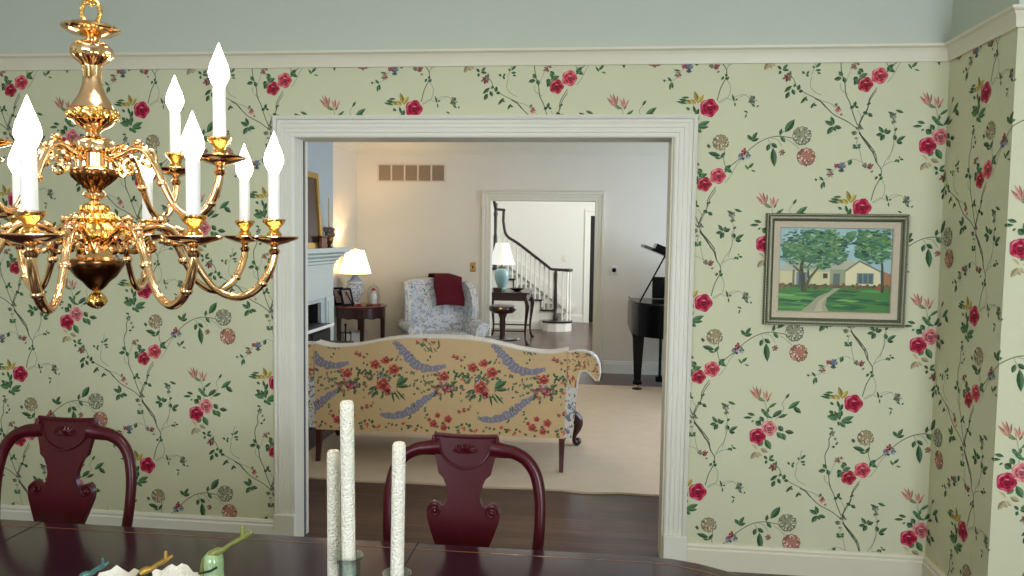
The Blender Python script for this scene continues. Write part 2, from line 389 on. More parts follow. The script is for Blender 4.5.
WP = json.loads('''[["s","stem",0.004,[[0.556,0.941],[0.535,0.909],[0.521,0.878],[0.518,0.84],[0.496,0.808],[0.483,0.769],[0.481,0.774],[0.483,0.747]]],["s","stem",0.0045,[[0.487,0.728],[0.526,0.683],[0.542,0.653],[0.563,0.634],[0.57,0.596],[0.59,0.564],[0.589,0.527],[0.566,0.479],[0.551,0.42]]],["s","thin",0.0025,[[0.592,0.566],[0.607,0.601],[0.632,0.641],[0.643,0.68],[0.637,0.715],[0.648,0.738]]],["s","thin",0.0025,[[0.597,0.578],[0.626,0.597],[0.652,0.603]]],["s","thin",0.0025,[[0.595,0.515],[0.611,0.481],[0.601,0.434],[0.561,0.408]]],["s","thin",0.002,[[0.557,0.41],[0.59,0.431],[0.62,0.421],[0.65,0.434],[0.687,0.446]]],["s","stem",0.0045,[[1.199,0.288],[1.18,0.298],[1.15,0.32],[1.091,0.35],[1.057,0.381],[1.03,0.41],[1.0,0.426]]],["s","stem",0.0035,[[1.049,0.386],[1.016,0.421],[0.956,0.451],[0.922,0.474],[0.911,0.488],[0.899,0.518],[0.884,0.533]]],["s","thin",0.0025,[[1.012,0.423],[1.027,0.419],[1.03,0.416],[1.071,0.403],[1.097,0.383]]],["s","stem",0.0045,[[1.196,0.302],[1.175,0.352],[1.158,0.405],[1.138,0.446],[1.133,0.484],[1.129,0.506],[1.116,0.543],[1.111,0.597],[1.127,0.636],[1.126,0.674],[1.139,0.693]]],["s","thin",0.0025,[[1.202,0.304],[1.211,0.342],[1.193,0.372]]],["s","thin",0.0025,[[1.149,0.445],[1.116,0.467],[1.111,0.497]]],["s","stem",0.0035,[[1.202,0.3],[1.222,0.347],[1.24,0.39],[1.248,0.421],[1.274,0.461]]],["s","stem",0.005,[[1.205,0.269],[1.226,0.235],[1.253,0.198],[1.272,0.172],[1.287,0.131]]],["s","stem",0.005,[[1.205,2.141],[1.213,2.12],[1.243,2.087],[1.278,2.042]]],["s","stem",0.004,[[0.62,1.971],[0.652,1.998],[0.683,2.024],[0.711,2.054],[0.75,2.084],[0.792,2.105],[0.842,2.114],[0.907,2.105]]],["s","thin",0.0025,[[0.6,1.894],[0.625,1.928],[0.652,1.98],[0.677,2.009]]],["s","stem",0.003,[[0.593,2.047],[0.589,2.016],[0.596,1.98],[0.608,1.963]]],["s","thin",0.0025,[[0.807,2.105],[0.836,2.098],[0.858,2.065]]],["s","thin",0.0025,[[0.793,2.101],[0.802,2.083],[0.812,2.061]]],["s","thin",0.0025,[[0.879,2.098],[0.908,2.08],[0.937,2.054]]],["s","stem",0.003,[[0.846,2.116],[0.863,2.138]]],["s","thin",0.0025,[[1.203,2.112],[1.194,2.08],[1.209,2.055],[1.219,2.011],[1.229,1.986]]],["s","thin",0.002,[[1.222,1.993],[1.19,2.007],[1.169,2.004],[1.141,1.989],[1.1,1.96],[1.066,1.916],[1.01,1.912]]],["s","thin",0.0025,[[0.983,0.53],[0.975,0.491],[0.993,0.461],[1.026,0.443]]],["s","thin",0.0025,[[0.979,0.537],[0.992,0.568],[1.001,0.615]]],["s","thin",0.0025,[[0.832,0.738],[0.834,0.784],[0.821,0.843],[0.813,0.873]]],["s","thin",0.0025,[[0.872,0.755],[0.91,0.81],[0.902,0.839],[0.926,0.874]]],["s","thin",0.002,[[1.342,0.142],[1.358,0.204],[1.366,0.266],[1.353,0.327]]],["s","thin",0.002,[[1.159,0.561],[1.146,0.53],[1.139,0.506]]],["s","thin",0.002,[[1.343,0.893],[1.363,0.909],[1.399,0.91],[1.428,0.881],[1.444,0.851]]],["g","tan",0.037,0.573,2.084],["g","gray",0.0422,0.946,2.116],["g","orange",0.0414,0.969,2.018],["r","rose",0.037,0.565,1.926],["r","red",0.034,0.503,1.886],["r","crim",0.0429,1.23,0.851],["r","crim",0.0392,0.79,0.673],["r","pink",0.037,0.843,0.715],["b","red",0.0192,0.683,2.04],["b","blue",0.0178,0.671,2.018],["b","bluegray",0.0148,0.7,2.02],["b","blue",0.0237,1.129,1.978],["b","red",0.0148,1.112,1.978],["b","tanred",0.0178,1.083,1.938],["b","gg",0.0148,1.233,1.978],["b","red2",0.0163,1.258,1.976],["b","red2",0.0067,1.269,1.95],["b","gg",0.0163,1.205,2.15],["b","olive",0.0141,1.183,2.127],["b","olive",0.0067,1.191,2.104],["b","pinkred",0.0178,1.105,0.375],["b","olive",0.0089,1.096,0.398],["b","tanred",0.0067,1.121,0.352],["b","red2",0.0207,0.871,0.524],["b","olive",0.0148,0.88,0.54],["b","tanred",0.0163,0.859,2.038],["b","gg",0.0148,1.139,0.703],["b","tanred",0.0163,1.169,0.573],["b","tanred",0.0089,1.187,0.585],["b","gg",0.0222,1.43,0.887],["b","gg",0.0178,1.35,2.206],["b","gg",0.0118,1.357,2.181],["b","g",0.0111,0.518,2.067],["b","gg",0.0074,1.154,0.675],["l","g",0.0163,[0.516,2.037],[0.565,2.024]],["l","g",0.0104,[0.546,2.016],[0.571,2.009]],["l","g",0.0118,[0.596,2.039],[0.578,2.013]],["l","g",0.0148,[0.596,1.965],[0.626,1.946]],["l","g",0.0104,[0.625,1.972],[0.599,1.946]],["l","g",0.0133,[0.493,1.942],[0.474,1.957]],["l","g",0.0133,[0.508,1.938],[0.479,1.923]],["l","g",0.0133,[0.479,1.901],[0.497,1.916]],["l","g",0.0118,[0.472,1.912],[0.469,1.89]],["l","g",0.0148,[0.799,2.079],[0.791,2.05]],["l","g",0.0148,[0.808,2.082],[0.831,2.063]],["l","g",0.0252,[0.867,2.131],[0.903,2.182]],["l","g",0.0104,[0.844,2.12],[0.852,2.145]],["l","g",0.0148,[0.849,2.116],[0.868,2.09]],["l","g",0.0133,[0.717,2.094],[0.7,2.116]],["l","g",0.0133,[0.717,2.098],[0.738,2.128]],["l","g",0.0133,[0.714,2.092],[0.744,2.101]],["l","g",0.0074,[0.707,1.954],[0.692,1.976]],["l","g",0.0104,[0.704,1.962],[0.726,1.984]],["l","g",0.0059,[0.718,1.954],[0.737,1.949]],["l","g",0.0148,[0.594,1.023],[0.62,1.043]],["l","g",0.0178,[0.929,0.813],[0.975,0.847]],["l","g",0.0178,[0.954,0.825],[0.985,0.8]],["l","g",0.0089,[0.916,0.862],[0.931,0.884]],["l","g",0.0104,[0.816,0.782],[0.853,0.768]],["l","g",0.0148,[0.808,0.801],[0.838,0.779]],["l","g",0.0104,[0.837,0.813],[0.869,0.837]],["l","g",0.0163,[0.857,0.768],[0.892,0.8]],["l","g",0.0104,[0.897,0.781],[0.919,0.782]],["l","g",0.0118,[0.776,0.776],[0.746,0.783]],["l","g",0.0104,[0.765,0.764],[0.728,0.763]],["l","g",0.0133,[0.823,0.787],[0.808,0.806]],["l","g",0.0104,[0.834,0.788],[0.837,0.811]],["l","g",0.0074,[0.773,0.751],[0.762,0.743]],["l","g",0.0222,[0.807,0.729],[0.784,0.744]],["l","g",0.0178,[0.817,0.745],[0.802,0.767]],["l","g",0.0133,[0.871,0.778],[0.896,0.8]],["l","g",0.0104,[0.883,0.767],[0.922,0.784]],["l","g",0.0192,[0.888,0.729],[0.907,0.707]],["l","g",0.0192,[0.881,0.698],[0.904,0.672]],["l","g",0.0178,[0.907,0.695],[0.919,0.665]],["l","g",0.0163,[0.918,0.703],[0.955,0.699]],["l","g",0.0222,[0.828,0.661],[0.851,0.62]],["l","g",0.0133,[0.821,0.645],[0.799,0.629]],["l","g",0.0104,[0.849,0.566],[0.867,0.582]],["l","g",0.0104,[0.846,0.562],[0.872,0.559]],["l","g",0.0104,[0.842,0.562],[0.827,0.576]],["l","g",0.0104,[0.839,0.558],[0.835,0.542]],["l","g",0.0133,[0.893,0.487],[0.864,0.462]],["l","g",0.0133,[0.893,0.471],[0.905,0.449]],["l","g",0.0148,[0.882,0.459],[0.869,0.432]],["l","g",0.0089,[0.9,0.479],[0.907,0.495]],["l","g",0.0133,[0.919,0.465],[0.926,0.488]],["l","g",0.0118,[0.923,0.461],[0.941,0.462]],["l","g",0.0104,[0.964,0.438],[0.939,0.409]],["l","g",0.0074,[0.953,0.43],[0.965,0.418]],["l","g",0.0089,[0.998,0.409],[0.984,0.385]],["l","g",0.0074,[0.991,0.401],[1.006,0.394]],["l","g",0.0148,[1.086,0.301],[1.054,0.32]],["l","g",0.0148,[1.089,0.305],[1.077,0.337]],["l","g",0.0178,[1.086,0.297],[1.065,0.267]],["l","g",0.0148,[1.091,0.298],[1.119,0.291]],["l","g",0.0118,[1.089,0.297],[1.097,0.279]],["l","g",0.0118,[1.177,0.391],[1.162,0.382]],["l","g",0.0118,[1.175,0.387],[1.183,0.409]],["l","g",0.0089,[1.18,0.391],[1.195,0.384]],["l","g",0.0133,[1.24,0.355],[1.221,0.362]],["l","g",0.0133,[1.24,0.358],[1.258,0.345]],["l","g",0.0059,[1.241,0.402],[1.234,0.396]],["l","g",0.0074,[1.252,0.406],[1.238,0.398]],["l","g",0.0118,[1.197,0.203],[1.181,0.198]],["l","g",0.0104,[1.199,0.203],[1.212,0.2]],["l","g",0.0133,[1.314,2.127],[1.294,2.154]],["l","g",0.0133,[1.311,2.123],[1.285,2.12]],["l","g",0.0163,[1.318,2.123],[1.304,2.098]],["l","g",0.0148,[1.318,2.127],[1.342,2.138]],["l","g",0.0104,[1.316,2.13],[1.325,2.147]],["l","g",0.0148,[1.368,2.094],[1.363,2.116]],["l","g",0.0133,[1.371,2.091],[1.405,2.111]],["l","g",0.0133,[1.372,2.087],[1.396,2.084]],["l","g",0.0089,[1.359,2.138],[1.372,2.15]],["l","g",0.0089,[1.382,2.008],[1.371,1.997]],["l","g",0.0074,[1.386,2.008],[1.385,1.994]],["l","g",0.0074,[1.389,2.01],[1.406,2.006]],["l","g",0.0059,[1.385,2.015],[1.392,2.02]],["l","g",0.0104,[1.194,2.065],[1.18,2.073]],["l","g",0.0089,[1.198,2.069],[1.212,2.075]],["l","g",0.0074,[1.198,2.065],[1.195,2.055]],["l","g",0.0148,[1.163,1.978],[1.172,2.002]],["l","g",0.0118,[1.146,1.953],[1.122,1.954]],["l","g",0.0089,[1.053,1.905],[1.036,1.923]],["l","g",0.0104,[1.049,1.901],[1.045,1.872]],["l","g",0.0089,[1.053,1.905],[1.057,1.879]],["l","g",0.0074,[1.021,1.904],[1.015,1.915]],["l","g",0.0074,[1.093,1.956],[1.065,1.96]],["l","g",0.0148,[1.295,1.917],[1.286,1.923]],["l","g",0.0148,[1.306,1.924],[1.316,1.917]],["l","g",0.0104,[1.302,1.928],[1.308,1.939]],["l","g",0.0089,[1.356,2.213],[1.334,2.224]],["l","g",0.0104,[1.362,2.235],[1.393,2.224]],["l","g",0.0104,[1.141,0.84],[1.126,0.851]],["l","g",0.0104,[1.167,0.826],[1.158,0.856]],["l","g",0.0089,[1.138,0.9],[1.106,0.899]],["l","g",0.0104,[1.136,0.881],[1.096,0.89]],["l","g",0.0089,[1.129,0.87],[1.085,0.88]],["l","g",0.0148,[1.167,0.811],[1.18,0.841]],["l","g",0.0133,[1.142,0.798],[1.124,0.809]],["l","g",0.0178,[1.161,0.791],[1.121,0.782]],["l","g",0.0148,[1.172,0.781],[1.178,0.811]],["l","g",0.0178,[1.162,0.767],[1.121,0.784]],["l","g",0.0148,[1.169,0.771],[1.149,0.804]],["l","g",0.0133,[1.172,0.767],[1.167,0.805]],["l","g",0.0178,[1.176,0.763],[1.226,0.784]],["l","g",0.0148,[1.18,0.76],[1.223,0.761]],["l","g",0.0163,[1.173,0.759],[1.195,0.738]],["l","g",0.0118,[1.165,0.763],[1.17,0.744]],["l","g",0.0148,[1.12,0.528],[1.105,0.547]],["l","g",0.0148,[1.117,0.521],[1.088,0.515]],["l","g",0.0148,[1.124,0.525],[1.132,0.502]],["l","g",0.0163,[1.189,0.524],[1.172,0.512]],["l","g",0.0148,[1.193,0.532],[1.195,0.555]],["l","g",0.0148,[1.193,0.524],[1.225,0.537]],["l","g",0.0148,[1.193,0.52],[1.216,0.502]],["l","g",0.0163,[1.19,0.52],[1.176,0.493]],["l","g",0.0074,[1.156,0.645],[1.166,0.66]],["l","g",0.0089,[1.156,0.637],[1.142,0.636]],["l","g",0.0089,[1.139,0.69],[1.128,0.701]],["l","g",0.0074,[1.145,0.724],[1.127,0.727]],["l","g",0.0074,[1.347,0.878],[1.338,0.908]],["l","g",0.0059,[1.349,0.878],[1.351,0.859]],["l","g",0.0059,[1.35,0.886],[1.361,0.89]],["l","g",0.0074,[1.444,0.855],[1.429,0.866]],["l","g",0.0059,[1.451,0.852],[1.458,0.861]],["l","g",0.0059,[1.413,0.828],[1.395,0.835]],["l","g",0.0059,[1.406,0.824],[1.4,0.805]],["l","g",0.0089,[0.949,0.54],[0.938,0.551]],["l","g",0.0089,[0.957,0.544],[0.964,0.529]],["l","g",0.0074,[0.957,0.54],[0.967,0.552]],["l","g",0.0104,[0.996,0.569],[1.017,0.589]],["l","g",0.0089,[0.996,0.557],[1.018,0.558]],["l","g",0.0074,[0.992,0.565],[0.985,0.576]],["l","g",0.0074,[1.004,0.546],[1.019,0.543]],["l","yel",0.0163,[1.168,0.868],[1.146,0.886]],["l","yel",0.0163,[1.179,0.872],[1.163,0.92]],["l","yel",0.0163,[1.175,0.872],[1.199,0.906]],["l","yel",0.0133,[1.15,0.871],[1.125,0.885]],["l","tan",0.0133,[0.793,0.606],[0.77,0.628]],["l","tan",0.0133,[0.797,0.598],[0.812,0.58]],["l","tan",0.0178,[0.789,0.598],[0.768,0.566]],["l","tan",0.0163,[0.807,0.614],[0.837,0.6]],["l","tan",0.0148,[0.785,0.598],[0.797,0.573]],["l","pinktan",0.0089,[0.791,0.857],[0.753,0.894]],["l","pinktan",0.0089,[0.791,0.857],[0.764,0.91]],["l","pinktan",0.0089,[0.791,0.857],[0.779,0.91]],["l","pinktan",0.0089,[0.791,0.861],[0.797,0.903]],["l","pinktan",0.0089,[0.788,0.857],[0.761,0.879]],["l","pinktan",0.0081,[0.828,0.851],[0.812,0.889]],["l","pinktan",0.0081,[0.828,0.851],[0.827,0.893]],["l","pinktan",0.0081,[0.828,0.851],[0.849,0.886]],["l","pinktan",0.0081,[0.828,0.851],[0.839,0.874]],["l","olive",0.0089,[0.814,0.854],[0.776,0.868]],["l","olive",0.0089,[0.821,0.847],[0.792,0.854]],["l","olive",0.0089,[0.829,0.843],[0.839,0.867]],["l","g",0.0222,[0.816,2.061],[0.824,1.986]]]''')
